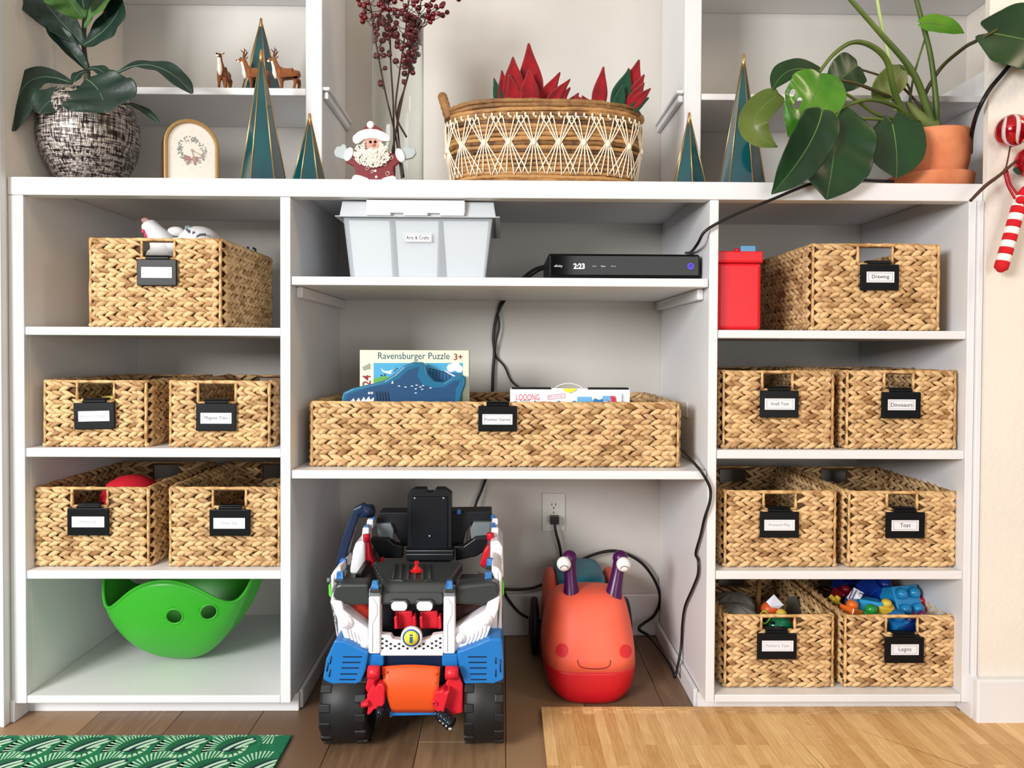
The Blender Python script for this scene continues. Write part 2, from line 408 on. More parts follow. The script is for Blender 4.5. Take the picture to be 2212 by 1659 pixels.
def basket(label, fx0, fx1, py0, py1, yf, depth, zb, rows, holder=None, card=None, txt=None, ink=None, cut=None, hook=None, dx=0.0, tilt=0.0, srows=None, blank=False, group='woven baskets on the bookcase'):
    """front face: px extents at depth yf, standing on zb"""
    p0 = W(fx0, py1, yf); p1 = W(fx1, py0, yf)
    w = p1.x - p0.x; h = p1.z - zb - 0.004
    root = empty('storage_basket', ((p0.x + p1.x) / 2, yf + depth / 2, zb), label, 'basket', None)
    O = Vector((p0.x, yf + 0.008, zb + 0.004))
    X, Y, Z = Vector((1, 0, 0)), Vector((0, 1, 0)), Vector((0, 0, 1))
    c = None
    if cut:
        a = W(cut[0], cut[3], yf); b = W(cut[1], cut[2], yf)
        c = (a.x - p0.x, b.x - p0.x, a.z - O.z, h - 0.006)
    t = 0.004
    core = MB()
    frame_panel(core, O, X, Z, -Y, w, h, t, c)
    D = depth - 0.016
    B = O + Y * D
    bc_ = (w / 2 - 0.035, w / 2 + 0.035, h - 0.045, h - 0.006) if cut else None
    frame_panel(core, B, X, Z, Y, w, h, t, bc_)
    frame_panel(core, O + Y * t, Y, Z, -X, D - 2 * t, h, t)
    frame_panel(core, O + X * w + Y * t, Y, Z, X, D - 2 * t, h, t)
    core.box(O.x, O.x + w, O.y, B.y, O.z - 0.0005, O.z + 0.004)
    build('gap_shade_core', core, M_core, root)  # dark brown core; shade of the weave gaps is put into its colour
    def pan(name, *a, **k):
        mb = MB(); weave(mb, *a, **k); build(name, mb, M_weave, root, kind='stuff')
    srows = rows
    pan('front_weave', O, X, Z, -Y, w, h, rows, cut=c)
    pan('side_weave', O + Y * D, -Y, Z, -X, D, h, srows, sp=0.03)
    pan('side_weave', O + X * w, Y, Z, X, D, h, srows, sp=0.03)
    pan('back_weave', B + X * w + Y * (-0.004), -X, Z, -Y, w, h, rows, sp=0.03, cut=bc_)
    pan('inner_weave', O + X * (w - 0.003) + Y * (D - 0.004), -Y, Z, -X, D - 0.01, h, srows, sp=0.03)
    pan('inner_weave', O + X * 0.003 + Y * 0.004, Y, Z, X, D - 0.01, h, srows, sp=0.03)
    rim = MB(); zt = O.z + h
    cs = [Vector((p0.x, O.y - 0.002, zt)), Vector((p1.x, O.y - 0.002, zt)), Vector((p1.x, B.y, zt)), Vector((p0.x, B.y, zt))]
    for i in range(4):
        a, b = cs[i], cs[(i + 1) % 4]
        lumpy(rim, a, b, 0.0042, max(6, int((b - a).length / 0.018)))
    for q in cs[:2]:
        lumpy(rim, Vector((q.x, q.y - 0.001, O.z + 0.004)), q, 0.0036, 9)
    if c:
        for u in c[:2]: lumpy(rim, O + X * u + Z * c[2] - Y * 0.002, O + X * u + Z * h - Y * 0.002, 0.0035, 4)
        lumpy(rim, O + X * c[0] + Z * c[2] - Y * 0.002, O + X * c[1] + Z * c[2] - Y * 0.002, 0.0032, 5)
    build('rim', rim, M_rope, root)
    cb = MB()
    for a, b, nn in ((Vector((p0.x, O.y - 0.001, zb + 0.0055)), Vector((p1.x, O.y - 0.001, zb + 0.0055)), int(w / 0.0125)),
                     (Vector((p0.x, B.y, zb + 0.0055)), Vector((p0.x, O.y, zb + 0.0055)), 24), (Vector((p1.x, O.y, zb + 0.0055)), Vector((p1.x, B.y, zb + 0.0055)), 24)):
        for i in range(nn + 1):
            q = a.lerp(b, i / nn)
            cb.ell(q + Vector((rw.uniform(-.001, .001), 0, 0)), (0.0072, 0.0055, 0.0054) if a.y == b.y else (0.0055, 0.0085, 0.0054), 0, 6, 4, tone=rw.uniform(.3, .9))
    build('base_coil', cb, M_weave, root, kind='stuff')
    if holder:
        yh = yf - 0.0105
        a = W(holder[0], holder[3], yh); b = W(holder[1], holder[2], yh); cx = (a.x + b.x) / 2
        mb = MB().box(a.x, b.x, yh, yh + 0.006, a.z, b.z)
        M0 = Matrix.Translation(Vector((cx, yh, (a.z + b.z) / 2))) @ Matrix.Rotation(R(tilt), 4, 'Y') @ Matrix.Translation(-Vector((cx, yh, (a.z + b.z) / 2)))
        mb.box(cx - 0.027, cx + 0.027, yh + 0.001, yh + 0.007, b.z, b.z + 0.006)
        mb.box(cx - 0.027, cx + 0.027, yh + 0.004, yh + 0.024, b.z + 0.006, b.z + 0.0095)
        mb.v = [tuple(M0 @ Vector(q)) for q in mb.v]
        ho = build('label_holder', mb, M_black, root, bev=0.0022)
        y2 = yh - 0.0006
        a = W(card[0], card[3], y2); b = W(card[1], card[2], y2)
        M1 = M0
        cm = MB().box(a.x, b.x, y2, y2 + 0.0005, a.z, b.z)
        i = 0.0042; l = 0.0005; col_i = 1
        if txt:
            for q in ((a.x + i, b.x - i, a.z + 0.003, a.z + 0.003 + l), (a.x + i, b.x - i, b.z - 0.003 - l, b.z - 0.003), (a.x + i, a.x + i + l, a.z + 0.003, b.z - 0.003), (b.x - i - l, b.x - i, a.z + 0.003, b.z - 0.003)):
                cm.box(q[0], q[1], y2 - 0.0002, y2, q[2], q[3], 1)
        cm.v = [tuple(M1 @ Vector(q)) for q in cm.v]
        build('label_card', cm, [M_card, ink if ink else M_grey], ho)
        if txt:
            cc = M1 @ Vector(((a.x + b.x) / 2, y2, (a.z + b.z) / 2))
            text(txt[0], cc, (b.x - a.x) * txt[1], ink or M_grey, ho, rot=R(tilt), push=0.0003)
    return root, O, w, h, D
Z1, Z2, Z3, Z4, ZM = 0.9026, 0.6266, 0.3468, 0.0596, 0.5777
bL1 = basket('large woven basket with a blank tag and white plush hen on top', 194, 474, 518, 705, 0.03, 0.38, Z1, 9, (295, 381, 560, 617), (305, 371, 577, 600), None, None, (304, 375, 527, 557), blank=True)
bL2a = basket('woven basket in the left column with a tilted faded tag, yellow puzzle inside', 95, 313, 825, 965, 0.02, 0.40, Z2, 7, (159, 247, 870, 927), (169, 236, 888, 910), ("Parker's Puzzles", .84), M_pale, (164, 244, 832, 866), tilt=-1.5)
bL2b = basket('woven basket tagged Magnet Tiles at the right of the left column', 367, 580, 826, 965, 0.02, 0.40, Z2, 7, (423, 509, 872, 931), (433, 500, 892, 915), ('Magnet Tiles', .74), M_grey, (426, 508, 836, 870))
bL3a = basket('woven basket with a red cap inside and faint Dress Up tag', 71, 318, 1056, 1226, 0.03, 0.40, Z3, 8, (145, 234, 1098, 1157), (155, 225, 1116, 1139), ('Dress Up', .5), M_pale, (153, 230, 1065, 1094))
bL3b = basket('woven basket with faint Dress Up tag, right end hidden by the divider', 367, 601, 1056, 1226, 0.03, 0.40, Z3, 8, (452, 540, 1101, 1158), (461, 529, 1119, 1142), ('Dress Up', .5), M_pale, (458, 530, 1063, 1096))
bM = basket('extra long low woven basket tagged Puzzles/ Games on the middle shelf', 673, 1466, 873, 1006, 0.05, 0.42, ZM, 6, (1033, 1117, 877, 932), (1042, 1107, 895, 917), ('Puzzles/ Games', .84), M_grey, None)
bR1 = basket('woven basket tagged Drawing beside the red bottle', 1757, 2030, 530, 711, 0.02, 0.36, Z1, 8, (1859, 1943, 571, 627), (1872, 1932, 587, 610), ('Drawing', .62), M_ink, (1855, 1931, 537, 570))
bR2a = basket('woven basket tagged Small Toys', 1564, 1801, 804, 968, 0.02, 0.38, Z2, 8, (1642, 1726, 844, 902), (1652, 1717, 861, 885), ('Small Toys', .6), M_grey, (1648, 1714, 810, 842))
bR2b = basket('woven basket tagged Dinosaurs', 1831, 2066, 804, 970, 0.02, 0.38, Z2, 8, (1905, 1990, 847, 904), (1918, 1978, 863, 886), ('Dinosaurs', .78), M_ink, (1912, 1976, 810, 843))
bR3a = basket('woven basket tagged Pretend Play', 1567, 1806, 1064, 1228, 0.03, 0.38, Z3, 8, (1642, 1727, 1106, 1162), (1651, 1717, 1123, 1146), ('Pretend Play', .7), M_pale, (1651, 1721, 1072, 1100))
bR3b = basket('woven basket whose tag reads only Toys', 1835, 2070, 1065, 1230, 0.03, 0.38, Z3, 8, (1914, 1999, 1107, 1163), (1926, 1985, 1124, 1147), ('Toys', .38), M_ink, (1918, 1984, 1072, 1100))
bR4a = basket('woven basket of mixed toys with a wooden stick, on the bottom board', 1567, 1801, 1332, 1493, 0.035, 0.38, Z4, 8, (1636, 1722, 1369, 1425), (1646, 1714, 1384, 1407), ("Parker's Toys", .74), M_pale, (1646, 1719, 1338, 1363))
bR4b = basket('woven basket filled with big blue toy bricks, at the bottom right', 1827, 2071, 1333, 1495, 0.035, 0.38, Z4, 8, (1912, 1997, 1377, 1433), (1925, 1985, 1392, 1415), ('Legos', .46), M_grey, (1916, 1985, 1341, 1370))

# ------------------------------------------------------------------ decor on the counter
rc = random.Random(11)
M_gold = mat('brushed_gold', (198, 164, 108), 0.32, metal=0.9)
M_teal = mat('teal_glass', (8, 78, 84), 0.12, c2=(3, 56, 68), scale=6, coat=0.5)
def glass_tree(label, apex, base0, base1, yc, zb, rot, sides=6):
    a = W(apex[0], apex[1], yc)
    b0, b1 = W(base0, 380, yc), W(base1, 380, yc)
    r = (b1.x - b0.x) / 2
    hv = a.z - W(apex[0], 385 if zb > 1.2 and zb < 1.3 else 187, yc).z
    r *= (a.z - zb) / hv                     # the foot is hidden behind the board edge
    cx = (b0.x + b1.x) / 2 if zb < 1.3 else a.x
    r = r / math.cos(math.pi / sides) * 0.95
    root = empty('glass_tree', (cx, yc, zb), label, 'tree figurine')
    top = Vector((a.x, yc, a.z))
    ring = [Vector((cx + r * math.cos(rot + 2 * math.pi * i / sides), yc + r * math.sin(rot + 2 * math.pi * i / sides), zb + 0.002)) for i in range(sides)]
    fr = MB()
    for i in range(sides):
        p, q = ring[i], ring[(i + 1) % sides]
        n = ((q - p).cross(top - p)).normalized()
        inn = Vector((cx, yc, zb)) - (p + q) / 2
        if n.dot(inn) < 0: n = -n
        t2 = top.lerp((p + q) / 2, 0.03)
        build('panel', MB().prism([p, q, top.lerp(q, 0.02), top.lerp(p, 0.02)], n * 0.002), M_teal, root)
        fr.tube([p, top], [0.0018, 0.0014], 6); fr.tube([p, q], 0.0016, 6)
    build('frame', fr, M_gold, root)
    build('cap', MB().lathe([(0.0055, -0.028), (0.0045, -0.012), (0.0032, 0.002), (0.001, 0.004)], top, 12), M_gold, root)
glass_tree('tall teal glass tree with gold edges, on the counter before the deer shelf', (564, 110), 528, 611, 0.12, CT, R(15))
glass_tree('small teal glass tree against the left upright, beside the Santa', (669, 248), 638, 697, 0.11, CT, R(75))
glass_tree('teal glass tree standing up on the deer shelf', (564, 42), 527, 597, 0.32, zl, R(62))
glass_tree('small dark teal glass tree at the foot of the right upright', (1489, 246), 1458, 1518, 0.11, CT, R(88))
glass_tree('tall teal glass tree between the right upright and the leafy plant', (1606, 120), 1562, 1643, 0.12, CT, R(100))

# deer
M_deer = mat('flocked_brown', (116, 62, 26), 0.85, c2=(140, 82, 38), scale=40, bump=0.3, bscale=300, sheen=0.3)
M_fawn = mat('flocked_white', (236, 222, 206), 0.85)
M_horn = mat('dark_antler', (84, 44, 22), 0.6)
def skin(name, pts, edges, rad, m, parent, sub=2, root=0):
    me = bpy.data.meshes.new(name); Mi = LOC[parent.name].inverted()
    me.from_pydata([tuple(Mi @ Vector(p)) for p in pts], edges, [])
    o = bpy.data.objects.new(name, me); COL.objects.link(o); o.parent = parent
    sm = o.modifiers.new('skin', 'SKIN'); sm.use_smooth_shade = True
    for i, v in enumerate(me.skin_vertices[0].data):
        r = rad[i]; v.radius = (r, r) if not isinstance(r, tuple) else r
        v.use_root = (i == root)
    s2 = o.modifiers.new('sub', 'SUBSURF'); s2.levels = sub; s2.render_levels = sub
    me.materials.append(m)
    return o
def deer(label, xc, face, horns, front=False, s=1.0, y=0.33):
    """side view facing -x when face=-1; front: seen head on"""
    c = W(xc, 187, y); z0 = zl + 0.0006; k = 0.001 * s
    root = empty('deer_figurine', (c.x, y, z0), label, 'deer figurine', 'deer on the upper left shelf')
    rot = Matrix.Rotation(R(90) if front else 0, 3, 'Z')
    def T(x, yy, z): return Vector((c.x, y, z0)) + rot @ Vector((x * k * -face, yy * k, z * k))
    # local: +x = towards tail, head at -x
    P = [T(0, 0, 50), T(-22, 0, 50), T(24, 0, 53), T(-30, 0, 64), T(-38, 0, 84), T(-42, 0, 96), T(-52, 0, 94), T(-60, 0, 91),
         T(-22, 8, 36), T(-21, 9, 18), T(-22, 9, 2), T(-19, -8, 36), T(-16, -9, 18), T(-17, -9, 2),
         T(28, 8, 38), T(33, 9, 20), T(28, 9, 2), T(26, -8, 38), T(24, -9, 20), T(20, -9, 2), T(36, 0, 55)]
    E = [(0, 1), (0, 2), (1, 3), (3, 4), (4, 5), (5, 6), (6, 7), (1, 8), (8, 9), (9, 10), (1, 11), (11, 12), (12, 13), (2, 14), (14, 15), (15, 16), (2, 17), (17, 18), (18, 19), (2, 20)]
    rr = [15, 15, 14, 9, 6.5, 8, 5.5, 3.6, 7, 4.2, 4.2, 7, 4.2, 4.2, 8, 4.5, 4, 8, 4.5, 4, 5]
    skin('body', P, E, [r * k * 1.12 for r in rr], M_deer, root)
    mb = MB()
    mb.tube([T(-36, 0, 36), T(-39, 0, 52), T(-40, 0, 66), T(-44, 0, 80), T(-47, 0, 88)], [4 * k, 8 * k, 7 * k, 5.5 * k, 5 * k], 10)
    mb.ell(T(-58, 0, 89), (5 * k, 4.2 * k, 3.6 * k))
    build('throat', mb, M_fawn, root, label='white chest and throat')
    e = MB()
    for q in (-1, 1):
        e.ell(T(-49, 6.3 * q, 97), (2 * k, 1.4 * k, 2 * k), 0, 8, 6)
    e.ell(T(-63.5, 0, 92), (2.4 * k, 2.4 * k, 2.2 * k), 0, 8, 6)
    build('eyes_and_nose', e, M_black, root)
    for q in (-1, 1):
        build('ear', MB().tube([T(-38, 6 * q, 99), T(-35, 11 * q, 105), T(-33, 13 * q, 109)], [2 * k, 3.6 * k, 0.5 * k], 8, flat=0.5), M_deer, root)
        if horns:
            mb = MB()
            mb.tube([T(-42, 3 * q, 101), T(-40, 7 * q, 108), T(-36, 9 * q, 116), T(-37, 10 * q, 126)], [2.2 * k, 2 * k, 1.8 * k, 0.8 * k], 6)
            mb.tube([T(-38.5, 8 * q, 112), T(-45, 9 * q, 117), T(-48, 9 * q, 122)], [1.8 * k, 1.5 * k, 0.6 * k], 6)
            mb.tube([T(-36, 9.5 * q, 117), T(-31, 10 * q, 122)], [1.6 * k, 0.6 * k], 6)
            build('antler', mb, M_horn, root)
deer('small doe figurine facing the room, leftmost of the three deer', 485, -1, False, front=True, s=0.82, y=0.262)
deer('brown deer figurine partly hidden behind the tall glass tree', 556, -1, True, s=0.84, y=0.257)
deer('brown deer figurine with antlers, next to the upright', 622, -1, True, s=0.86, y=0.257)

# clock
ck = W(414, 380, 0.10)
root = empty('mantel_clock', (ck.x, 0.10, CT + 0.0005), 'arched gold-framed clock with a printed wreath on its dial', 'clock', rz=R(33))
def arch(w, z0, h, n=16):
    r = w / 2
    return [(-r, z0), (r, z0)] + [(r * math.cos(math.pi * i / n), h - r + r * math.sin(math.pi * i / n)) for i in range(n + 1)]
def archm(w, z0, h, y0, y1, hole=None):
    mb = MB()
    if not hole: mb.prism([(x, y0, z) for x, z in arch(w, z0, h)], (0, y1 - y0, 0))
    else:
        A = arch(w, z0, h); B = arch(hole[0], hole[1], hole[2]); n = len(A)
        vs_ = [(x, y0, z) for x, z in A] + [(x, y0, z) for x, z in B] + [(x, y1, z) for x, z in A] + [(x, y1, z) for x, z in B]
        for i in range(n):
            j = (i + 1) % n
            mb.add([vs_[i], vs_[j], vs_[n + j], vs_[n + i], vs_[2 * n + i], vs_[2 * n + j], vs_[3 * n + j], vs_[3 * n + i]],
                   [(0, 1, 2, 3), (4, 7, 6, 5), (0, 4, 5, 1), (3, 2, 6, 7)])
    return mb
M_walnut = mat('dark_walnut', (70, 42, 34), 0.4, c2=(92, 58, 44), scale=14, stretch=(1, 1, 6))
H = W(414, 259, 0.10).z - CT - 0.0005; Wd = 0.124
build('case', archm(Wd - 0.004, 0, H - 0.002, 0.0, 0.045), M_walnut, root, local=True, bev=0.002)
build('rim', archm(Wd, 0.0, H, -0.008, 0.002, (Wd - 0.018, 0.009, H - 0.009)), M_gold, root, local=True, bev=0.002)
dial = build('dial', archm(Wd - 0.019, 0.0085, H - 0.0095, -0.003, -0.0005), mat('ivory_dial', (232, 222, 210), 0.5), root, local=True)
wr = MB(); zc = H - 0.073
for i in range(150):
    t = rc.uniform(0, 2 * math.pi); r = 0.0245 + rc.uniform(-0.006, 0.006); a = t + rc.uniform(-1, 1); L = 0.006
    x, z = r * math.cos(t), zc + r * math.sin(t); d = (math.cos(a) * L, math.sin(a) * L); y = -0.0032 - 0.000002 * i
    wr.add([(x, y, z), (x + d[0] / 2 - d[1] * .22, y, z + d[1] / 2 + d[0] * .22), (x + d[0], y, z + d[1]), (x + d[0] / 2 + d[1] * .22, y, z + d[1] / 2 - d[0] * .22)], [(0, 1, 2, 3)], 0 if i % 3 else 1)
for (pts) in ([(-.002, -.016), (-.016, -.013), (-.018, -.028), (-.004, -.02)], [(.0, -.016), (.014, -.013), (.013, -.027), (.003, -.02)], [(-.004, -.018), (-.013, -.037), (-.006, -.034), (0, -.02)], [(0, -.019), (.006, -.036), (.011, -.031), (.004, -.018)]):
    wr.add([(x, -0.0037, zc + z) for x, z in pts], [(0, 1, 2, 3)], 2)
for i in range(12):
    t = math.pi * i / 6; x, z = 0.043 * math.sin(t), zc + 0.043 * math.cos(t)
    wr.add([(x - .003, -.0031, z - .001), (x + .003, -.0031, z - .001), (x + .003, -.0031, z + .001), (x - .003, -.0031, z + .001)], [(0, 1, 2, 3)], 3)
build('printed_wreath', wr, [mat('print_green', (72, 88, 66), 0.6), mat('print_dark_green', (50, 66, 50), 0.6), mat('print_red', (150, 52, 56), 0.6), mat('print_grey', (206, 198, 190), 0.6)], dial, local=True, fixn=False)
hd = MB()
for ang, L, w in ((R(168), 0.030, 0.0036), (R(112), 0.035, 0.0022)):
    d = Vector((math.sin(ang), 0, math.cos(ang))); n = Vector((d.z, 0, -d.x)); c0 = Vector((0, -0.0048, zc))
    hd.prism([c0 - n * .0008, c0 + d * L * .5 - n * .0008, c0 + d * L * .7 - n * w, c0 + d * L, c0 + d * L * .7 + n * w, c0 + d * L * .5 + n * .0008, c0 + n * .0008], (0, 0.0008, 0))
hd.lathe([(0.0028, -0.001), (0.0028, 0.001)], (0, -0.0046, zc), 12, M=Matrix.Rotation(R(90), 3, 'X'))
build('clock_hands', hd, M_gold, root, local=True)
build('crystal', archm(Wd - 0.019, 0.009, H - 0.0095, -0.0065, -0.006), mat('clock_crystal', (255, 255, 255), 0.03, alpha=0.10), root, local=True)

# santa
ys = 0.045
def S(a, b): return (700 + a * 240 / 2212, 240 + b * 240 / 2212)
sr = W(805, 385, ys)
zs = CT + 0.0005
root = empty('santa_figurine', (sr.x, ys, zs), 'painted wooden Santa with fluffy white beard, in front of the glass vase', 'figurine')
M_red = mat('painted_red', (112, 6, 16), 0.45); M_wp = mat('painted_white', (244, 240, 234), 0.4)
M_mit = mat('painted_grey_blue', (168, 176, 178), 0.45); M_skin = mat('painted_skin', (196, 150, 132), 0.5)
def sp(name, poly, y0, t, m, bev=0.0015, **k):
    pts = [W(*S(a, b), ys) for a, b in poly]
    pts = [Vector((p.x, ys + y0, max(p.z, zs))) for p in pts]
    return build(name, MB().prism(pts, (0, t, 0)), m, root, bev=bev, **k)
def ov(cx, cy, rx, ry, ang=0, n=20):
    return [(cx + rx * math.cos(t) * math.cos(ang) - ry * math.sin(t) * math.sin(ang), cy + rx * math.cos(t) * math.sin(ang) + ry * math.sin(t) * math.cos(ang)) for t in [2 * math.pi * i / n for i in range(n)]]
sp('coat', [(620, 830), (760, 760), (1200, 780), (1410, 850), (1500, 1010), (1385, 1100), (1375, 1180), (1405, 1300), (1405, 1500), (610, 1500), (615, 1290), (620, 1180), (590, 1100), (420, 1000), (520, 960)], 0, 0.012, M_red)
sp('hat', [(680, 440), (760, 360), (850, 285), (1010, 280), (1120, 345), (1225, 440), (1225, 520), (680, 520)], -0.001, 0.011, M_red)
sp('hat_brim', [(575, 580), (585, 510), (680, 425), (800, 375), (920, 362), (1060, 375), (1200, 430), (1300, 500), (1328, 560), (1300, 615), (1150, 605), (1060, 560), (920, 552), (800, 575), (690, 655), (640, 665), (590, 625)], -0.006, 0.010, M_wp, bev=0.002)
build('pompom', MB().ell(W(*S(927, 277), ys) + Vector((0, -0.001, 0)), (0.0088, 0.007, 0.0088)), M_wp, root)
sp('face', ov(960, 660, 190, 150), -0.002, 0.008, M_skin)
e = MB(); e.ell(W(*S(920, 612), ys - 0.003), 0.0032, 0, 8, 6); e.ell(W(*S(1016, 610), ys - 0.003), 0.0032, 0, 8, 6)
build('eyes', e, M_gloss, root)
build('nose', MB().ell(W(*S(975, 665), ys - 0.004), (0.0045, 0.0035, 0.004)), mat('painted_nose', (206, 140, 120), 0.5), root)
for m_, poly in (('mitten', [(400, 960), (220, 900), (190, 800), (240, 700), (330, 690), (350, 650), (420, 650), (440, 720), (470, 780)]), ('mitten', [(1600, 960), (1760, 920), (1830, 830), (1800, 730), (1710, 720), (1690, 680), (1610, 680), (1570, 740), (1560, 800)])):
    sp(m_, poly, 0.002, 0.011, M_mit, bev=0.002)
sp('cuff', ov(492, 860, 85, 145, R(22)), -0.004, 0.014, M_wp, bev=0.003); sp('cuff', ov(1515, 880, 85, 145, R(-22)), -0.004, 0.014, M_wp, bev=0.003)
sp('boot', [(555, 1350), (590, 1290), (640, 1270), (740, 1290), (900, 1350), (900, 1500), (555, 1500)], -0.006, 0.016, mat('boot_white', (222, 222, 216), 0.5), bev=0.003)
sp('boot', [(1150, 1350), (1260, 1310), (1370, 1290), (1430, 1310), (1450, 1360), (1450, 1500), (1150, 1500)], -0.006, 0.016, mat('boot_white', (222, 222, 216), 0.5), bev=0.003)
for b in (1190, 1310): build('button', MB().ell(W(*S(1022 + (b - 1190) * .15, b), ys - 0.001), (0.0032, 0.002, 0.0032), 0, 10, 6), M_wp, root)
bd = MB()
for i in range(420):
    t = rc.uniform(-math.pi, math.pi); q = math.sqrt(rc.random())
    a = 960 + 370 * q * math.cos(t); b = 850 + 265 * q * math.sin(t)
    if b < 760 and abs(a - 955) < 150: continue
    if b < 600: continue
    s_ = rc.uniform(0.0028, 0.0046) * (1.1 - 0.45 * q)
    bd.ell(W(*S(a, b), ys - 0.004 - 0.007 * (1 - q)), (s_, s_ * 0.8, s_), 0, 8, 6)
build('beard', bd, mat('wool_beard', (240, 232, 220), 0.95, bump=1.0, bscale=500, sheen=0.5), root, kind='stuff', fixn=False)

for (a, b, r_) in ((700, 1000, .0045), (790, 1060, .004), (860, 1145, .0045), (960, 1210, .004), (1265, 1245, .0055), (1210, 1060, .005), (1340, 930, .005)):
    c = W(*S(a, b), ys - 0.002)
    build('curl', MB().tube([c + Vector((r_ * math.cos(t * .6) * (1 - t * .03), -0.001 * math.sin(t), r_ * math.sin(t * .6) * (1 - t * .03))) for t in range(14)], 0.0005, 5), mat('wool_beard', (240, 232, 220)), root)

# vase and berry branches
yv = 0.20; vc = W(859, 200, yv); rv = (W(915, 40, yv).x - W(803, 40, yv).x) / 2; zt_ = W(859, 50, yv).z
root = empty('glass_vase', (vc.x, yv, CT + 0.0005), 'tall clear glass cylinder vase behind the Santa', 'vase')
M_glass = mat('clear_glass', (252, 255, 254), 0.02, trans=1.0, ior=1.22)
h = zt_ - CT
build('glass', MB().lathe([(0.0001, 0.0), (rv * .96, 0.0), (rv, 0.006), (rv, h * .5), (rv, h), (rv - 0.0025, h + 0.001), (rv - 0.0035, h), (rv - 0.0035, 0.012), (rv * .9, 0.009), (0.0001, 0.009)], (vc.x, yv, CT + 0.0005), 48), M_glass, root)
M_twig = mat('berry_twig', (62, 34, 26), 0.7); M_berry = mat('dark_red_berry', (132, 8, 22), 0.25, coat=0.4, c2=(84, 6, 18), scale=60)
bme = MB().ell((0, 0, 0), 0.0068, 0, 10, 8).tube([(0, 0, 0.005), (0.0015, 0, 0.009)], [0.0014, 0.0003], 5).tube([(0, 0, 0.005), (-0.0015, 0.001, 0.0088)], [0.0012, 0.0003], 5)
proto = None
stems = [((868, 388), (855, 300), (832, 200), (815, 100), (806, 40), (790, -30)), ((852, 386), (850, 240), (845, 150), (843, 60), (835, -20), (822, -70)),
         ((878, 300), (855, 250), (862, 170), (872, 100), (880, 30), (886, -60)), ((838, 386), (866, 230), (882, 160), (893, 100), (905, 30), (918, -50)),
         ((872, 386), (858, 260), (876, 190), (900, 100), (916, 50), (938, -20))]
for si, st in enumerate(stems):
    yy = yv + [0.0, 0.03, -0.02, -0.035, 0.02][si]
    pts = smooth_pts([W(a, b, lerp(yv, yy, i / 5) + rc.uniform(-.004, .004)) for i, (a, b) in enumerate(st)], 5)
    zlo = CT + 0.012; pts = [Vector((p.x, p.y, max(p.z, zlo))) for p in pts]
    br = empty('berry_branch', pts[0], ['branch of red berries leaning furthest left in the vase', 'nearly upright berry branch at the left in the vase', 'berry branch in the middle of the vase', 'berry branch right of centre in the vase', 'branch of red berries spreading over the right rim of the vase'][si], 'branch', 'red berry branches in the glass vase')
    tw = MB(); tw.tube(pts, [0.0028 - 0.0015 * i / len(pts) for i in range(len(pts))], 6)
    spots = []
    for j in range(54):
        t = rc.uniform(0.48, 0.99) ** .95; t = t if j > 3 else rc.uniform(.4, .55)
        p = pts[int(t * (len(pts) - 1))]
        rad = 0.012 + 0.034 * max(0, (t - 0.55)) * 2; 
        if si == 4 and t > .8: rad *= 1.7
        an = rc.uniform(0, 2 * math.pi)
        q = p + Vector((rad * math.cos(an), rad * 0.7 * math.sin(an), rc.uniform(-0.004, 0.03)))
        if q.z < zt_ + 0.004:                       # stay inside the glass
            dx, dy = q.x - vc.x, q.y - yv; dd = math.hypot(dx, dy); lim = rv - 0.013
            if dd > lim: q.x = vc.x + dx / dd * lim; q.y = yv + dy / dd * lim
        tw.tube([p, (p + q) / 2 + Vector((0, 0, -0.004)), q], [0.0011, 0.0009, 0.0008], 5)
        spots.append(q)
    if si == 4:
        for a, b in ((931, 12), (942, 14), (955, 12), (948, 30), (937, 30), (935, 40), (930, 48), (925, 35)):
            q = W(a, b, 0.19); p = pts[-6]; tw.tube([W(908, 36, 0.2), (W(908, 36, 0.2) + q) / 2 + Vector((0, 0, -.004)), q], 0.0009, 5); spots.append(q)
    build('twig', tw, M_twig, br)
    for q in spots:
        if proto is None:
            proto = build('berry', bme, M_berry, br, local=True); o = proto
        else:
            o = proto.copy(); COL.objects.link(o); o.parent = br
        o.location = q - pts[0]; o.rotation_euler = (rc.uniform(-1, 1), rc.uniform(-1, 1), 0)
        o.scale = [rc.uniform(0.85, 1.1)] * 3

# macrame basket
yb_ = 0.195; bl = W(966, 300, yb_); br_ = W(1380, 300, yb_)
bx = (bl.x + br_.x) / 2; A = (br_.x - bl.x) / 2 - 0.006; Bq = 0.135
zr_ = W(1180, 214, yb_ - Bq).z; hb = zr_ - CT
root = empty('macrame_basket', (bx, yb_, CT + 0.0005), 'oval brown coiled basket wrapped with cream macrame cords', 'basket')
M_coil = mat('banana_coil', (76, 46, 24), 0.6, c2=(182, 136, 84), scale=26, stretch=(1, 1, 1), bump=0.8, bscale=130, attr=True)
def bas(t, z, e=0.0, p=0.72):
    f = 1.0 + 0.0 * z; k = z / hb
    fx = 0.93 + 0.085 * math.sin(min(1, k * 1.1) * 2.0)
    def s_(x): return math.copysign(abs(x) ** p, x)
    return Vector((bx + (A * fx + e) * s_(math.cos(t)), yb_ + (Bq * fx + e) * s_(math.sin(t)), CT + 0.0005 + z))
NC = 21; rr_ = hb / NC / 2
co = MB()
for i in range(NC):
    z = rr_ + i * 2 * rr_
    pts = []
    for j in range(97):
        t = 2 * math.pi * j / 96
        pts.append(bas(t, z, rc.uniform(-.0007, .0007)) + Vector((0, 0, rc.uniform(-.0007, .0007) + 0.0015 * math.sin(3 * t + i))))
    pts[-1] = pts[0]
    co.tube(pts, [rr_ * 1.12 * (1 + rc.uniform(-.16, .16)) for _ in pts], 7, tone=rc.uniform(0.15, 0.95) if i > 0 else .5, cap=False)
build('coils', co, M_coil, root, kind='stuff', fixn=False)
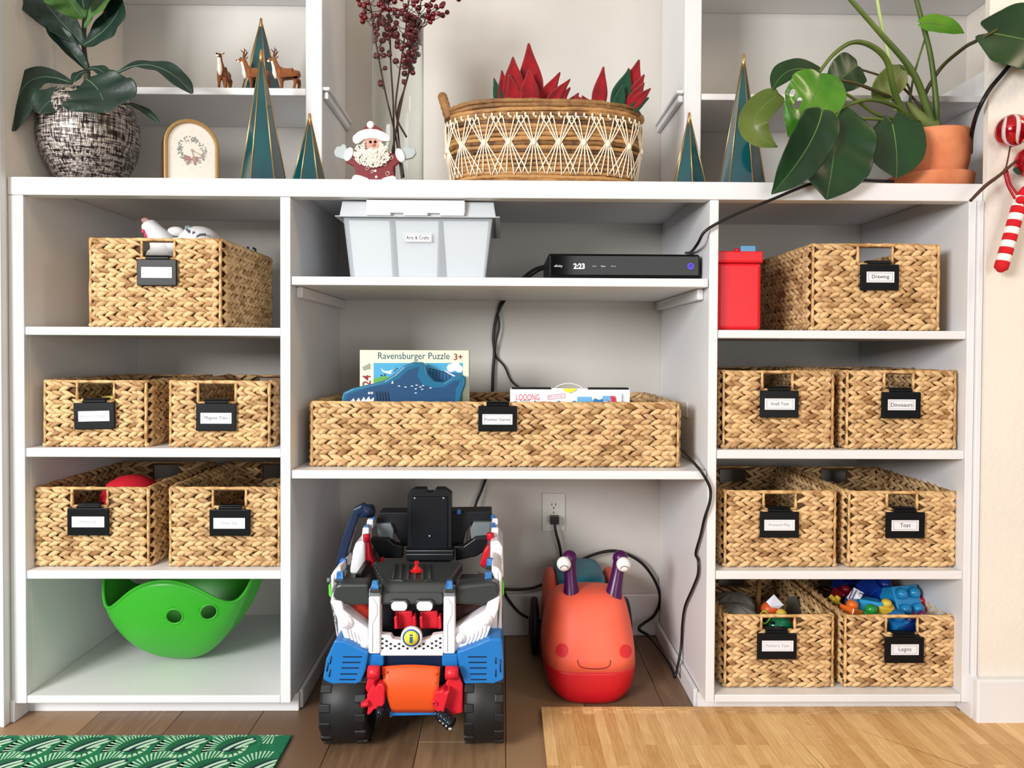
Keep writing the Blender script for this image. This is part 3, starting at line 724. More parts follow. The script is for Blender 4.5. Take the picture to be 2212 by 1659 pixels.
build('base', MB().lathe([(0.0001, 0.002), (1, 0.002), (1, 0.006), (0.0001, 0.006)], (bx, yb_, CT + 0.0005), 40, a=A * .9, b=Bq * .9), M_core, root)
for s_ in (-1, 1):
    base = [bas(math.pi / 2 - s_ * math.pi / 2 + q, hb * 0.86, 0.004) for q in (-0.35, 0.35)]
    c = (base[0] + base[1]) / 2
    hp = []
    for i in range(13):
        t = i / 12; p = base[0].lerp(base[1], t); up_ = math.sin(math.pi * t) ** 0.7
        lx = -0.022 if s_ < 0 else 0.004
        hz = 0.075 if s_ < 0 else 0.02
        hp.append(p + Vector((lx * up_, 0, hz * up_)))
    hp = smooth_pts(hp, 3)
    build('handle', MB().tube(hp, [0.0112 * (1 + 0.10 * math.sin(i * 2.1)) for i in range(len(hp))], 10), M_coil, root)
mac = MB(); NK = 22
def mp(u, z, e=0.006):   # u in knot units around the oval, arc-length corrected
    return bas(ARC(u / NK), z, e)
tt = [bas(2 * math.pi * i / 720, hb * .5) for i in range(721)]
cum = [0]
for a, b in zip(tt, tt[1:]): cum.append(cum[-1] + (b - a).length)
def ARC(f):
    f = (f % 1.0) * cum[-1]
    lo, hi = 0, 720
    while hi - lo > 1:
        m = (lo + hi) // 2
        if cum[m] <= f: lo = m
        else: hi = m
    return 2 * math.pi * (lo + (f - cum[lo]) / (cum[hi] - cum[lo])) / 720
ztop, zmid, zbot = hb * 0.80, hb * 0.50, hb * 0.15
for kx in range(NK):
    for d in (-0.82, -0.5, -0.17, 0.17, 0.5, 0.82):
        def cord(z0, u0, z1, u1):
            return [mp(lerp(u0, u1, i / 5), lerp(z0, z1, i / 5)) for i in range(6)]
        mac.tube(cord(zmid, kx + d * .12, ztop, kx + round((d * 1.0) * 4) / 4 * 0.95), 0.0017, 5)
        mac.tube(cord(zmid, kx + d * .12, zbot + rc.uniform(-.004, .004), kx + d * 0.95), 0.0017, 5)
    mac.ell(mp(kx, zmid, 0.007), (0.0065, 0.005, 0.0085), 0, 10, 8)
for i in range(NK * 3):
    mac.ell(mp(i / 3, ztop + 0.003), (0.0028, 0.0035, 0.0055), 0, 8, 6); mac.ell(mp(i / 3 + .08, ztop - 0.003), (0.0033, 0.0035, 0.003), 0, 6, 5)
build('macrame', mac, mat('cotton_cord', (240, 228, 206), 0.85, bump=0.4, bscale=600), root, kind='stuff', fixn=False)
# something pale folded inside, seen at the left rim
# poinsettias
def leafm(base, tip, width, side=(0, -1, 0), bend=0.15, cup=0.15, prof=None, n=10, m=5, wob=0.0, ctrl=None, thick=0.0):
    base, tip = Vector(base), Vector(tip); ax = tip - base; L = ax.length
    nrm = Vector(side).normalized()
    nrm = (nrm - ax.normalized() * nrm.dot(ax.normalized())).normalized()
    ctrl = Vector(ctrl) if ctrl else (base + tip) / 2 + nrm * L * bend
    prof = prof or [(0, .12), (.15, .6), (.4, 1), (.65, .85), (.85, .4), (1, .02)]
    rows = []
    for i in range(n + 1):
        t = i / n
        p = base * (1 - t) ** 2 + ctrl * 2 * t * (1 - t) + tip * t * t
        tg = ((ctrl - base) * (1 - t) + (tip - ctrl) * t).normalized()
        sd = tg.cross(nrm)
        if sd.length < 1e-4: sd = Vector((1, 0, 0))
        sd.normalize(); nn = sd.cross(tg).normalized()
        w = width / 2 * interp(prof, t)
        row = []
        for j in range(m * 2 + 1):
            s_ = (j - m) / m
            row.append(p + sd * (w * s_) + nn * (cup * w * (abs(s_) ** 1.4) + wob * w * math.sin(t * 17 + s_ * 3) * abs(s_)))
        rows.append(row)
    return rows
M_felt = mat('red_felt', (150, 8, 22), 0.9, c2=(120, 5, 16), scale=30, bump=0.5, bscale=400, sheen=0.5)
M_fgreen = mat('green_felt', (14, 66, 44), 0.9, bump=0.5, bscale=400, sheen=0.3)
PP = [(0, .55), (.25, .95), (.45, 1), (.65, .72), (.85, .28), (1, .06)]
def petals(label, lst, yy):
    root = empty('fabric_poinsettia', W(lst[0][0], lst[0][1], yy), label, 'artificial flower', 'fabric poinsettias in the macrame basket')
    for i, (a, b, c, d, w, m_, dy) in enumerate(lst):
        s0 = W(a, b, yy); t0 = W(c, d, yy + dy * 0.5)
        wd = w / FPX * (yy - CAMLOC.y)
        build('petal' if m_ == 0 else 'leaf', MB().grid(leafm(s0 + Vector((0, dy * .3, -0.03)), t0, wd, bend=0.1 * (1 if i % 2 else -1), cup=0.35, prof=PP, n=9, m=3)), M_felt if m_ == 0 else M_fgreen, root, solid=0.009, sub=1)
petals('large red fabric poinsettia at the left in the macrame basket', [(1150, 215, 1142, 92, 56, 0, 0.02), (1110, 215, 1108, 122, 48, 0, 0.0), (1093, 220, 1084, 151, 30, 0, -.02), (1145, 220, 1142, 150, 42, 0, -.03), (1118, 222, 1100, 160, 36, 0, -.04), (1084, 215, 1067, 168, 22, 1, 0.0), (1160, 215, 1210, 155, 34, 0, .01), (1175, 215, 1232, 170, 26, 0, -.01), (1188, 218, 1232, 188, 24, 0, -.02)], 0.12)
petals('small flat red poinsettia petals in the middle of the macrame basket', [(1222, 215, 1250, 200, 22, 0, 0), (1262, 216, 1243, 204, 22, 0, -.01), (1290, 220, 1304, 143, 34, 0, 0), (1272, 220, 1258, 206, 26, 0, -.02)], 0.13)
petals('red and green fabric poinsettia hanging over the right rim', [(1350, 205, 1381, 128, 46, 0, .02), (1348, 210, 1358, 146, 26, 0, .04), (1355, 205, 1392, 160, 30, 0, 0), (1358, 212, 1406, 190, 24, 0, -.02), (1330, 215, 1360, 148, 44, 1, 0.0), (1330, 222, 1346, 182, 26, 1, -.03), (1345, 225, 1402, 210, 22, 1, -.03), (1350, 222, 1392, 178, 30, 0, -.01)], 0.12)

# ------------------------------------------------------------------ plants
rp = random.Random(5)
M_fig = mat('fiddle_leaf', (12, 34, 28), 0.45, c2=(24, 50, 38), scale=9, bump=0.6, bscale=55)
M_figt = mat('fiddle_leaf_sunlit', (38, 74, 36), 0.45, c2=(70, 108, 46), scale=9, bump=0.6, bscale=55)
M_bark = mat('plant_bark', (66, 66, 50), 0.8, bump=0.4, bscale=200)
M_vein = mat('leaf_vein', (88, 118, 92), 0.5)
M_pot = mat('antique_silver', (44, 40, 40), 0.38, metal=0.75, bump=0.5, bscale=80)
# silver rubbed over a dark, coarsely woven relief
def pot_nodes():
    nt = M_pot.node_tree; b = nt.nodes['Principled BSDF']
    tc = nt.nodes.new('ShaderNodeTexCoord'); outs = []
    for st in ((1.0, 1.0, 0.12), (0.12, 0.12, 1.0)):
        mp_ = nt.nodes.new('ShaderNodeMapping'); mp_.inputs['Scale'].default_value = st
        nt.links.new(tc.outputs['Object'], mp_.inputs[0])
        n = nt.nodes.new('ShaderNodeTexNoise'); n.inputs['Scale'].default_value = 230; n.inputs['Detail'].default_value = 3
        nt.links.new(mp_.outputs[0], n.inputs['Vector']); outs.append(n)
    mx = nt.nodes.new('ShaderNodeMath'); mx.operation = 'MULTIPLY'
    nt.links.new(outs[0].outputs[0], mx.inputs[0]); nt.links.new(outs[1].outputs[0], mx.inputs[1])
    r = nt.nodes.new('ShaderNodeValToRGB'); r.color_ramp.elements[0].position = 0.19; r.color_ramp.elements[1].position = 0.33
    r.color_ramp.elements[0].color = rgb((50, 44, 44)); r.color_ramp.elements[1].color = rgb((196, 186, 178))
    nt.links.new(mx.outputs[0], r.inputs[0]); nt.links.new(r.outputs[0], b.inputs['Base Color'])
    bp_ = nt.nodes.new('ShaderNodeBump'); bp_.inputs['Strength'].default_value = 0.7; bp_.inputs['Distance'].default_value = 0.003
    nt.links.new(r.outputs[0], bp_.inputs['Height']); nt.links.new(bp_.outputs[0], b.inputs['Normal'])
pot_nodes()
yp = 0.15
pc = W(193, 300, yp); root = empty('fiddle_leaf_fig', (pc.x, yp, CT + 0.0005), 'fiddle leaf fig in a textured silver pot at the left end of the counter', 'potted plant')
def zr_at(py, hw): return (hw / FPX * (yp - CAMLOC.y), W(193, py, yp).z)
prof = [(0.055, CT + 0.0005), (0.066, CT + 0.004)] + [zr_at(a, b) for a, b in ((372, 76), (345, 90), (318, 97), (295, 99), (270, 98), (245, 92), (225, 84), (212, 78))]
zt2 = prof[-1][1]
prof += [(prof[-1][0] - 0.008, zt2), (prof[-1][0] - 0.012, zt2 - 0.03)]
build('pot', MB().lathe(prof, (pc.x, yp, 0), 48), M_pot, root)
build('soil', MB().lathe([(0.0001, zt2 - 0.02), (prof[-1][0] + 0.003, zt2 - 0.02)], (pc.x, yp, 0), 24), mat('potting_soil', (40, 30, 24), 0.95, bump=1, bscale=200), root)
build('trunk', MB().tube(smooth_pts([Vector((pc.x - .005, yp, zt2 - 0.03)), W(188, 170, yp), W(186, 140, yp), W(181, 90, yp), W(184, 20, yp), W(186, -60, yp)], 4), [0.008] * 9 + [0.0055] * 12, 8), M_bark, root)
FP = [(0, .10), (.12, .42), (.3, .66), (.5, .82), (.72, 1), (.88, .84), (.96, .5), (1, .12)]
def fig(b, t, w, y0, y1, side=(0, -1, .25), bend=.15, m=None, cup=.2, ctrl=None, wob=.12):
    B, T = W(b[0], b[1], y0), W(t[0], t[1], y1)
    cc = W(ctrl[0], ctrl[1], (y0 + y1) / 2) if ctrl else None
    if cc: cc = cc * 2 - (B + T) / 2
    rows = leafm(B, T, w / FPX * 1.8, side=side, bend=bend, cup=cup, prof=FP, n=14, m=4, wob=wob, ctrl=cc)
    o = build('leaf', MB().grid(rows), m or M_fig, root, solid=0.0012, sub=1)
    mid = [r[4] + Vector((0, -0.0008, 0)) for r in rows]
    build('midrib', MB().tube(mid, [0.0016 - 0.0012 * i / 14 for i in range(15)], 5), M_vein, o)
fig((188, 172), (228, 244), 150, .05, .0, bend=.02, side=(0.1, -1, 0.35), ctrl=(216, 200))
fig((238, 168), (416, 203), 46, .12, .08, side=(0, -.75, .7), ctrl=(330, 142), wob=.2)
fig((158, 181), (30, 284), 74, .10, .02, side=(.1, -1, .25), ctrl=(62, 178))
fig((172, 205), (84, 246), 64, .08, .03, ctrl=(120, 212), side=(0, -1, .2))
fig((262, 226), (344, 266), 18, .1, .05, ctrl=(300, 232), side=(0, -.6, .6))
fig((190, 152), (102, 52), 44, .14, .10, ctrl=(150, 108), side=(.6, -.8, .2), cup=.7)
fig((182, 96), (66, -42), 96, .13, .06, ctrl=(112, 24), side=(.2, -1, .1))
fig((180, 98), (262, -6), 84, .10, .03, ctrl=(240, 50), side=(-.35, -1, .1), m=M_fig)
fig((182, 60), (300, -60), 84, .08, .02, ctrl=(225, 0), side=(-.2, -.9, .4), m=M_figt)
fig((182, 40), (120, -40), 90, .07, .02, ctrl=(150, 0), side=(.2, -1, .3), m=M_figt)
fig((172, 165), (238, 172), 30, .12, .08, ctrl=(205, 148), side=(0, -.7, .7))
fig((196, 158), (160, 178), 26, .10, .06, ctrl=(175, 158), side=(0, -.6, .7))
fig((183, 20), (182, -80), 70, .05, .0, side=(0, -1, .2))

# philodendron / monstera
yq = 0.135
M_terra = mat('terracotta', (206, 118, 76), 0.8, c2=(224, 142, 98), scale=14, bump=0.25, bscale=120)
M_leafd = mat('dark_glossy_leaf', (9, 42, 16), 0.36, c2=(18, 60, 20), scale=7, bump=0.2, bscale=40)
M_leafb = mat('bright_leaf', (56, 112, 26), 0.25, c2=(92, 142, 34), scale=8, bump=0.25, bscale=40)
M_leafo = mat('olive_leaf', (72, 92, 28), 0.4, c2=(96, 110, 44), scale=8)
M_stem = mat('green_stem', (92, 112, 44), 0.45, c2=(66, 88, 32), scale=12)
M_stemd = mat('brown_green_stem', (66, 62, 30), 0.5)
pq = W(2008, 330, yq); root = empty('monstera_plant', (pq.x, yq, CT + 0.0005), 'split-leaf plant with big hanging leaves in a terracotta pot', 'potted plant')
rt = 81 / FPX * (yq - CAMLOC.y); z_t = W(2018, 269, yq - rt).z
build('pot', MB().lathe([(rt * .72, CT + .006), (rt * .80, CT + .03), (rt * .93, CT + .075), (rt, z_t - .004), (rt - .001, z_t), (rt - .009, z_t), (rt - .012, z_t - .03)], (pq.x, yq, 0), 48), M_terra, root)
zs_ = W(2018, 364, yq - rt * 1.05).z
build('saucer', MB().lathe([(rt * .9, CT + .0006), (rt * 1.02, CT + .006), (rt * 1.06, zs_ - .003), (rt * 1.06, zs_), (rt * .98, zs_), (rt * .92, CT + .006)], (pq.x, yq, 0), 48), M_terra, root)
build('soil', MB().lathe([(0.0001, z_t - .02), (rt - .011, z_t - .02)], (pq.x, yq, 0), 24), mat('potting_soil', (40, 30, 24)), root)
def stem(lst, r0, r1, m=None, k=6, parent=None):
    pts = smooth_pts([W(a, b, y) for a, b, y in lst], k)
    n = len(pts) - 1
    return build('stem', MB().tube(pts, [lerp(r0, r1, i / n) for i in range(n + 1)], 8), m or M_stem, parent or root)
HP = [(0, .50), (.05, .78), (.14, .95), (.3, 1), (.5, .98), (.68, .86), (.82, .62), (.92, .32), (.97, .10), (1, .02)]
def heart(b, t, w, y0, y1, side=(0, -1, .2), bend=.06, m=None, cup=.16, ctrl=None, wob=.04, holes=None, notch=.13, name='leaf'):
    B, T = W(b[0], b[1], y0), W(t[0], t[1], y1)
    cc = W(ctrl[0], ctrl[1], (y0 + y1) / 2) * 2 - (B + T) / 2 if ctrl else None
    n, mm = 18, 6
    rows = leafm(B, T, w / FPX * (y0 - CAMLOC.y), side=side, bend=bend, cup=cup, prof=HP, n=n, m=mm, wob=wob, ctrl=cc)
    ax = (T - B)
    for i, r in enumerate(rows):                     # pull the lobes behind the stalk to make the heart's notch
        t_ = i / n
        if t_ < 0.3:
            f = (1 - t_ / 0.3)
            for j in range(len(r)):
                s_ = abs(j - mm) / mm
                r[j] = r[j] - ax * (notch * f * (math.sin(math.pi * min(1, s_ * 1.05)) ** 0.8))
    mb = MB(); a_, b_ = len(rows), len(rows[0])
    fs = [(i * b_ + j, i * b_ + j + 1, (i + 1) * b_ + j + 1, (i + 1) * b_ + j) for i in range(a_ - 1) for j in range(b_ - 1) if not (holes and (i, j) in holes)]
    mb.add([q for r in rows for q in r], fs, 0, True)
    o = build(name, mb, m or M_leafd, root, solid=0.001, sub=1)
    mid = [r[mm] + (Vector((0, -1, .1)) * 0.0006) for r in rows]
    build('midrib', MB().tube(mid, [0.0018 - 0.0014 * i / n for i in range(n + 1)], 5), mat('pale_midrib', (92, 122, 60), 0.5), o)
    return o
crown = (2005, 262)
stem([(2018, 280, .13), (2000, 225, .12), (1968, 150, .10), (1900, 70, .08), (1820, -20, .06)], .0105, .005)
stem([(2022, 275, .14), (2022, 220, .14), (2010, 120, .13), (1990, 40, .12), (1972, -30, .11)], .0075, .005)
stem([(1935, 240, .14), (1928, 160, .14), (1905, 60, .14), (1890, -30, .14)], .0045, .004, mat('pale_stem', (176, 196, 128), .5))
stem([(1950, 250, .10), (1930, 190, .07), (1915, 130, .04), (1880, 98, .02), (1840, 92, .01), (1800, 118, .0), (1771, 155, -.01)], .0085, .0035)
stem([(1985, 270, .12), (1940, 233, .08), (1880, 216, .03), (1830, 228, -.01), (1795, 250, -.03)], .005, .0035)
stem([(1975, 262, .12), (1900, 250, .06), (1840, 210, .01), (1790, 185, -.005)], .0045, .003)
stem([(1945, 222, .12), (1900, 200, .07), (1840, 178, .03), (1780, 170, .02)], .005, .003, M_stemd)
stem([(1945, 268, .08), (1900, 258, .03), (1855, 256, .0), (1840, 256, -.01)], .0045, .003)
stem([(1998, 250, .14), (1975, 215, .14), (1930, 175, .15), (1853, 148, .16)], .0035, .0025, M_stemd)
stem([(2006, 262, .14), (1995, 215, .15), (2030, 150, .13), (2080, 105, .06), (2106, 90, .0), (2125, 80, -.03), (2154, 64, -.035)], .0055, .0035, M_stemd)
stem([(1965, 218, .15), (1975, 160, .15), (1998, 84, .14)], .003, .0025)
stem([(1968, 226, .13), (1964, 190, .12), (1948, 168, .11)], .0028, .0025, M_stemd)
stem([(1930, 295, .08), (1955, 262, .1), (1985, 262, .12)], .004, .003)
build('crown', MB().tube(smooth_pts([W(2020, 276, .135), W(1998, 262, .13), W(1975, 240, .13), W(1958, 220, .13)], 4), [.018, .018, .017, .016, .015, .014, .013, .012, .011, .010, .008, .006, .004], 8), mat('knobbly_crown', (110, 122, 62), .6, bump=.5, bscale=90), root)
heart((1806, 252), (1785, 432), 172, -.015, -.035, ctrl=(1800, 340), side=(.05, -1, .15), m=M_leafd)
heart((1776, 238), (1666, 420), 100, -.045, -.05, ctrl=(1742, 322), side=(.3, -1, .2), m=M_leafd, notch=.02)
heart((1927, 268), (1936, 386), 122, .03, .02, ctrl=(1936, 325), side=(-.15, -1, -.05), m=M_leafd, notch=.2, wob=0, cup=.08)
heart((1772, 158), (1702, 296), 128, -.01, -.03, ctrl=(1748, 232), side=(.15, -1, .3), m=M_leafb, notch=.02, holes={(8, 8), (9, 8), (10, 8), (7, 10), (8, 10), (11, 9)}, wob=.1)
heart((1768, 160), (1668, 196), 62, .02, .0, ctrl=(1708, 152), side=(0, -.8, .6), m=M_leafd, notch=.1)
heart((1684, 204), (1680, 318), 66, .0, -.01, ctrl=(1628, 268), side=(-.4, -.9, .1), m=M_leafo, notch=.02, cup=.3)
heart((1852, 142), (1788, 200), 84, .13, .12, ctrl=(1826, 162), side=(.1, -1, .2), m=M_leafd, notch=.05)
heart((1946, 152), (1884, 218), 62, .10, .09, ctrl=(1912, 190), side=(.2, -1, .2), m=M_leafo, notch=.1)
heart((1992, 52), (2083, 72), 42, .10, .08, ctrl=(2035, 54), side=(0, -1, .1), m=M_leafb, notch=.12)
heart((2140, 72), (2310, 112), 150, -.03, -.07, side=(0, -1, .1), m=M_leafd, notch=.18)
heart((1975, 165), (1940, 140), 14, .12, .12, m=M_leafo, notch=0)

# ------------------------------------------------------------------ ornament and candy cane at the right wall
M_ored = mat('metallic_red', (186, 10, 30), 0.14, metal=0.6, coat=0.6); M_glit = mat('glitter_white', (244, 224, 226), 0.8, bump=1.0, bscale=900)
ow = -0.055
root = empty('ornament_branch', W(2150, 425, ow), 'brown decorative twig carrying striped red bauble, at the right wall', 'decoration')
t_ = MB(); t_.tube(smooth_pts([W(2096, 434, ow), W(2128, 402, ow), W(2160, 378, ow), W(2195, 348, ow), W(2222, 330, ow)], 4), [.0035, .0035, .0038, .004, .004, .004, .004, .0038, .0036, .0034, .0032, .003, .003, .003, .003, .003, .003], 8)
t_.tube([W(2172, 368, ow), W(2178, 340, ow), W(2183, 312, ow)], .0016, 6); t_.lathe([(0.0012, -.006), (.0045, .004)], W(2184, 312, ow), 10)
build('twig', t_, mat('brown_twig', (72, 44, 30), 0.6), root)
ob = W(2187, 282, ow); rb = 34 / FPX * (ow - CAMLOC.y)
bb = build('bauble', MB().ell(ob, rb, 0, 40, 24), M_ored, root)
Mb = Matrix.Rotation(R(-22), 3, 'Y') @ Matrix.Rotation(R(-10), 3, 'X')
for kk in range(7):
    a = 2 * math.pi * kk / 7
    rows = []
    for i in range(25):
        ph = -math.pi / 2 * .97 + math.pi * .97 * i / 24
        row = []
        for w_ in (-.13, 0, .13):
            t = a + w_ + 0.5 * ph
            row.append(ob + Mb @ (Vector((math.cos(ph) * math.cos(t), math.cos(ph) * math.sin(t), math.sin(ph))) * (rb * 1.012)))
        rows.append(row)
    build('stripe', MB().grid(rows), M_glit, bb, solid=.0006)
build('leaf', MB().grid(leafm(W(2188, 366, ow), W(2216, 372, ow), .02, bend=.05)), M_fgreen, root, solid=.001)
build('red_ball', MB().ell(W(2228, 350, ow), rb), M_ored, root)
cw = -0.05
root = empty('candy_cane_ornament', W(2180, 500, cw), 'knitted red and white striped candy cane hanging on a red cord', 'ornament')
p0, p1 = W(2162, 580, cw), W(2200, 448, cw); M_kr = mat('red_knit', (208, 22, 34), 0.9, bump=.6, bscale=500); M_kw = mat('white_knit', (248, 240, 236), 0.9, bump=.6, bscale=500)
ns = 11; path = [p0.lerp(p1, i / 9) for i in range(10)] + [W(2208, 428, cw), W(2222, 412, cw), W(2240, 412, cw)]
path = smooth_pts(path, 4); n = len(path)
rad = [.0115 * (1 - .0 * i) for i in range(n)]
seg = 3.3
i = 0; k = 0
while i < n - 1:
    j = min(n - 1, i + 4)
    rr2 = [.0145] * (j - i + 1)
    if i == 0: pt = [path[0] - (path[1] - path[0]).normalized() * .008] + path[:j + 1]; rr2 = [.005] + [.0138] + [.0145] * (j)
    else: pt = path[i:j + 1]
    build('red_stripe' if k % 2 == 0 else 'white_stripe', MB().tube(pt, rr2, 14), M_kr if k % 2 == 0 else M_kw, root)
    i = j; k += 1
rb_ = MB(); rb_.tube(smooth_pts([W(2203, 440, cw), W(2190, 425, cw), W(2176, 398, cw), W(2170, 372, cw), W(2172, 364, cw - .004), W(2176, 372, cw), W(2184, 400, cw), W(2204, 428, cw)], 4), .0026, 6)
build('hanging_cord', rb_, M_ored, root)
build('bow', MB().ell(W(2206, 432, cw - .012), (.012, .008, .009)).ell(W(2220, 440, cw - .012), (.014, .006, .009)), M_kr, root)

# ------------------------------------------------------------------ middle column
# storage bin
yb2 = 0.035; zb_ = 1.0196
l, r_ = W(752, 600, yb2), W(1052, 600, yb2); tl, tr = W(738, 470, yb2), W(1068, 470, yb2); ztop_ = W(900, 436, yb2).z
cx = (l.x + r_.x) / 2
root = empty('storage_bin', (cx, yb2 + .14, zb_), 'clear plastic latching bin tagged Arts & Crafts', 'bin')
M_clear = mat('frosted_plastic', (214, 222, 230), 0.18, alpha=0.32); M_lidp = mat('frosted_lid', (214, 220, 226), 0.25, alpha=0.72); M_clip = mat('white_clip', (248, 248, 246), 0.3)
def tub(x0, x1, y0, y1, z0, X0, X1, Y0, Y1, z1, t=.0022):
    mb = MB()
    for s_, (a0, a1, b0, b1, c0, c1, d0, d1) in enumerate([(x0, x1, y0, y1, X0, X1, Y0, Y1)]):
        o_ = [Vector(q) for q in ((a0, b0, z0), (a1, b0, z0), (a1, b1, z0), (a0, b1, z0), (c0, d0, z1), (c1, d0, z1), (c1, d1, z1), (c0, d1, z1))]
        i_ = [Vector(q) for q in ((a0 + t, b0 + t, z0 + t), (a1 - t, b0 + t, z0 + t), (a1 - t, b1 - t, z0 + t), (a0 + t, b1 - t, z0 + t), (c0 + t, d0 + t, z1), (c1 - t, d0 + t, z1), (c1 - t, d1 - t, z1), (c0 + t, d1 - t, z1))]
        mb.add(o_ + i_, [(0, 3, 2, 1), (0, 1, 5, 4), (1, 2, 6, 5), (2, 3, 7, 6), (3, 0, 4, 7), (8, 9, 10, 11), (9, 8, 12, 13), (10, 9, 13, 14), (11, 10, 14, 15), (8, 11, 15, 12), (4, 5, 13, 12), (5, 6, 14, 13), (6, 7, 15, 14), (7, 4, 12, 15)])
    return mb
build('body', tub(l.x + .004, r_.x - .004, yb2 + .006, yb2 + .29, zb_, tl.x + .004, tr.x - .004, yb2 - .002, yb2 + .30, tl.z), M_clear, root, bev=.004)
for a, b, c, d in ((766, 848, 754, 842), (862, 944, 855, 948), (966, 1044, 958, 1056)):
    q0, q1 = W(a, 590, yb2 + .012), W(b, 590, yb2 + .012); q2, q3 = W(c, 470, yb2 + .012), W(d, 470, yb2 + .012)
    build('inner_box', tub(q0.x, q1.x, yb2 + .012, yb2 + .27, zb_ + .004, q2.x, q3.x, yb2 + .006, yb2 + .28, W(900, 476, yb2).z), mat('inner_white_box', (226, 230, 232), .4), root, bev=.005)
lid = tub(tl.x - .004, tr.x + .004, yb2 - .008, yb2 + .306, tl.z, tl.x + .002, tr.x - .002, yb2 - .002, yb2 + .30, ztop_, .003)
lid.box(tl.x, tr.x, yb2, yb2 + .298, ztop_ - .004, ztop_ - .001)
lid.prism([Vector((tl.x - .013, yb2 - .014, tl.z)), Vector((tr.x + .013, yb2 - .014, tl.z)), Vector((tr.x + .013, yb2 + .31, tl.z)), Vector((tl.x - .013, yb2 + .31, tl.z))], (0, 0, .0025))
build('lid', lid, M_lidp, root, bev=.003)
clip = MB()
a, b, c = W(791, 434, yb2 - .018), W(1004, 466, yb2 - .018), W(791, 440, yb2 - .018)
clip.box(a.x, b.x, yb2 - .018, yb2 - .006, b.z + .006, a.z)
for q in (W(791, 466, yb2 - .018).x, W(871, 466, yb2 - .018).x, W(950, 466, yb2 - .018).x): clip.box(q, q + .056, yb2 - .018, yb2 - .006, b.z, b.z + .006)
clip.box(a.x, b.x, yb2 - .018, yb2 + .03, a.z - .001, a.z + .003)
build('latch', clip, M_clip, root, bev=.002)
cd = W(872, 523, yb2); ce = W(933, 504, yb2)
cd_o = build('name_card', MB().box(cd.x, ce.x, yb2 - .0014, yb2 - .0008, cd.z, ce.z).box(cd.x + .0015, ce.x - .0015, yb2 - .0016, yb2 - .0013, cd.z + .0015, cd.z + .002, 1).box(cd.x + .0015, ce.x - .0015, yb2 - .0016, yb2 - .0013, ce.z - .002, ce.z - .0015, 1).box(cd.x + .0015, cd.x + .002, yb2 - .0016, yb2 - .0013, cd.z + .0015, ce.z - .0015, 1).box(ce.x - .002, ce.x - .0015, yb2 - .0016, yb2 - .0013, cd.z + .0015, ce.z - .0015, 1), [M_card, M_ink], root)
text('Arts & Crafts', (cd + ce) / 2 + Vector((0, -.0014, 0)), (ce.x - cd.x) * .82, M_ink, cd_o, height=(ce.z - cd.z) * .42)

# cable box
yc_ = 0.05; l, r_ = W(1184, 602, yc_), W(1514, 549, yc_)
root = empty('cable_box', ((l.x + r_.x) / 2, yc_ + .1, zb_), 'flat glossy black set-top box showing 2:23', 'cable box')
zz = zb_ + .004
build('case', MB().box(l.x, r_.x, yc_ + .002, yc_ + .21, zz, r_.z), M_black, root, bev=.007, bseg=4)
for x in (l.x + .03, r_.x - .03):
    for y in (yc_ + .03, yc_ + .18): build('foot', MB().lathe([(.008, zb_ + .0002), (.009, zz + .001)], (x, y, 0), 12), M_black, root)
fp = build('front_panel', MB().box(l.x + .006, r_.x - .004, yc_ - .001, yc_ + .003, zz + .006, r_.z - .004), M_gloss, root, bev=.004, bseg=3)
M_led = mat('led_white', (235, 240, 255), emit=1.6); M_blue = mat('led_blue', (70, 50, 255), emit=2.5)
yt = yc_ - .0012
text('2:23', W(1251, 575, yt), 24 / FPX * 1.74, M_led, fp, kind='bold', height=12 / FPX * 1.74)
text('xfinity', W(1206, 575, yt), 18 / FPX * 1.74, M_card, fp)
for x, s_ in ((1284, 'Remote'), (1303, 'Data'), (1325, 'Record')): text(s_, W(x, 575, yt), 9 / FPX * 1.74, M_card, fp)
c = W(1492, 575, yt - .0004); rg = MB()
rg.tube([c + Vector((.0064 * math.cos(t * math.pi / 12), 0, .0064 * math.sin(t * math.pi / 12))) for t in range(25)], .0009, 6, cap=False)
build('power_ring', rg, M_blue, fp)
build('power_symbol', MB().tube([c + Vector((.0025 * math.cos(t * math.pi / 8), 0, .0025 * math.sin(t * math.pi / 8))) for t in range(17)], .0003, 5).tube([c + Vector((-.002, 0, -.0038)), c + Vector((.002, 0, -.0038))], .0003, 5), M_blue, fp)

# puzzles in the long basket
def sheet(name, polys, y, parent, m, off=.0003, base=None):
    mb = MB()
    for i, (poly, mi) in enumerate(polys):
        yy = y - off * (1 + i * .25)
        mb.add([W(a, b, yy) for a, b in poly], [tuple(range(len(poly)))], mi)
    return build(name, mb, m, parent, fixn=False, kind='stuff' if name == 'printed_art' else None)
def circ(x, y, r, n=12, ry=None): return [(x + r * math.cos(2 * math.pi * i / n), y + (ry or r) * math.sin(2 * math.pi * i / n)) for i in range(n)]
y1 = 0.155; a, b = W(777, 950, y1), W(1013, 757, y1)
root = empty('puzzle_box', ((a.x + b.x) / 2, y1 + .02, ZM + .006), 'pale upright puzzle box with a blue aircraft picture, behind the shark tin', 'puzzle box')
bo = build('box', MB().box(a.x, b.x, y1, y1 + .04, ZM + .006, b.z), mat('pale_card_box', (226, 236, 204), .5), root, bev=.001)
P_ = [mat('p_sky', (72, 166, 208), .45), mat('p_white', (246, 248, 250), .45), mat('p_green', (96, 168, 70), .45), mat('p_dark', (30, 60, 84), .45), mat('p_deepblue', (28, 104, 158), .45)]
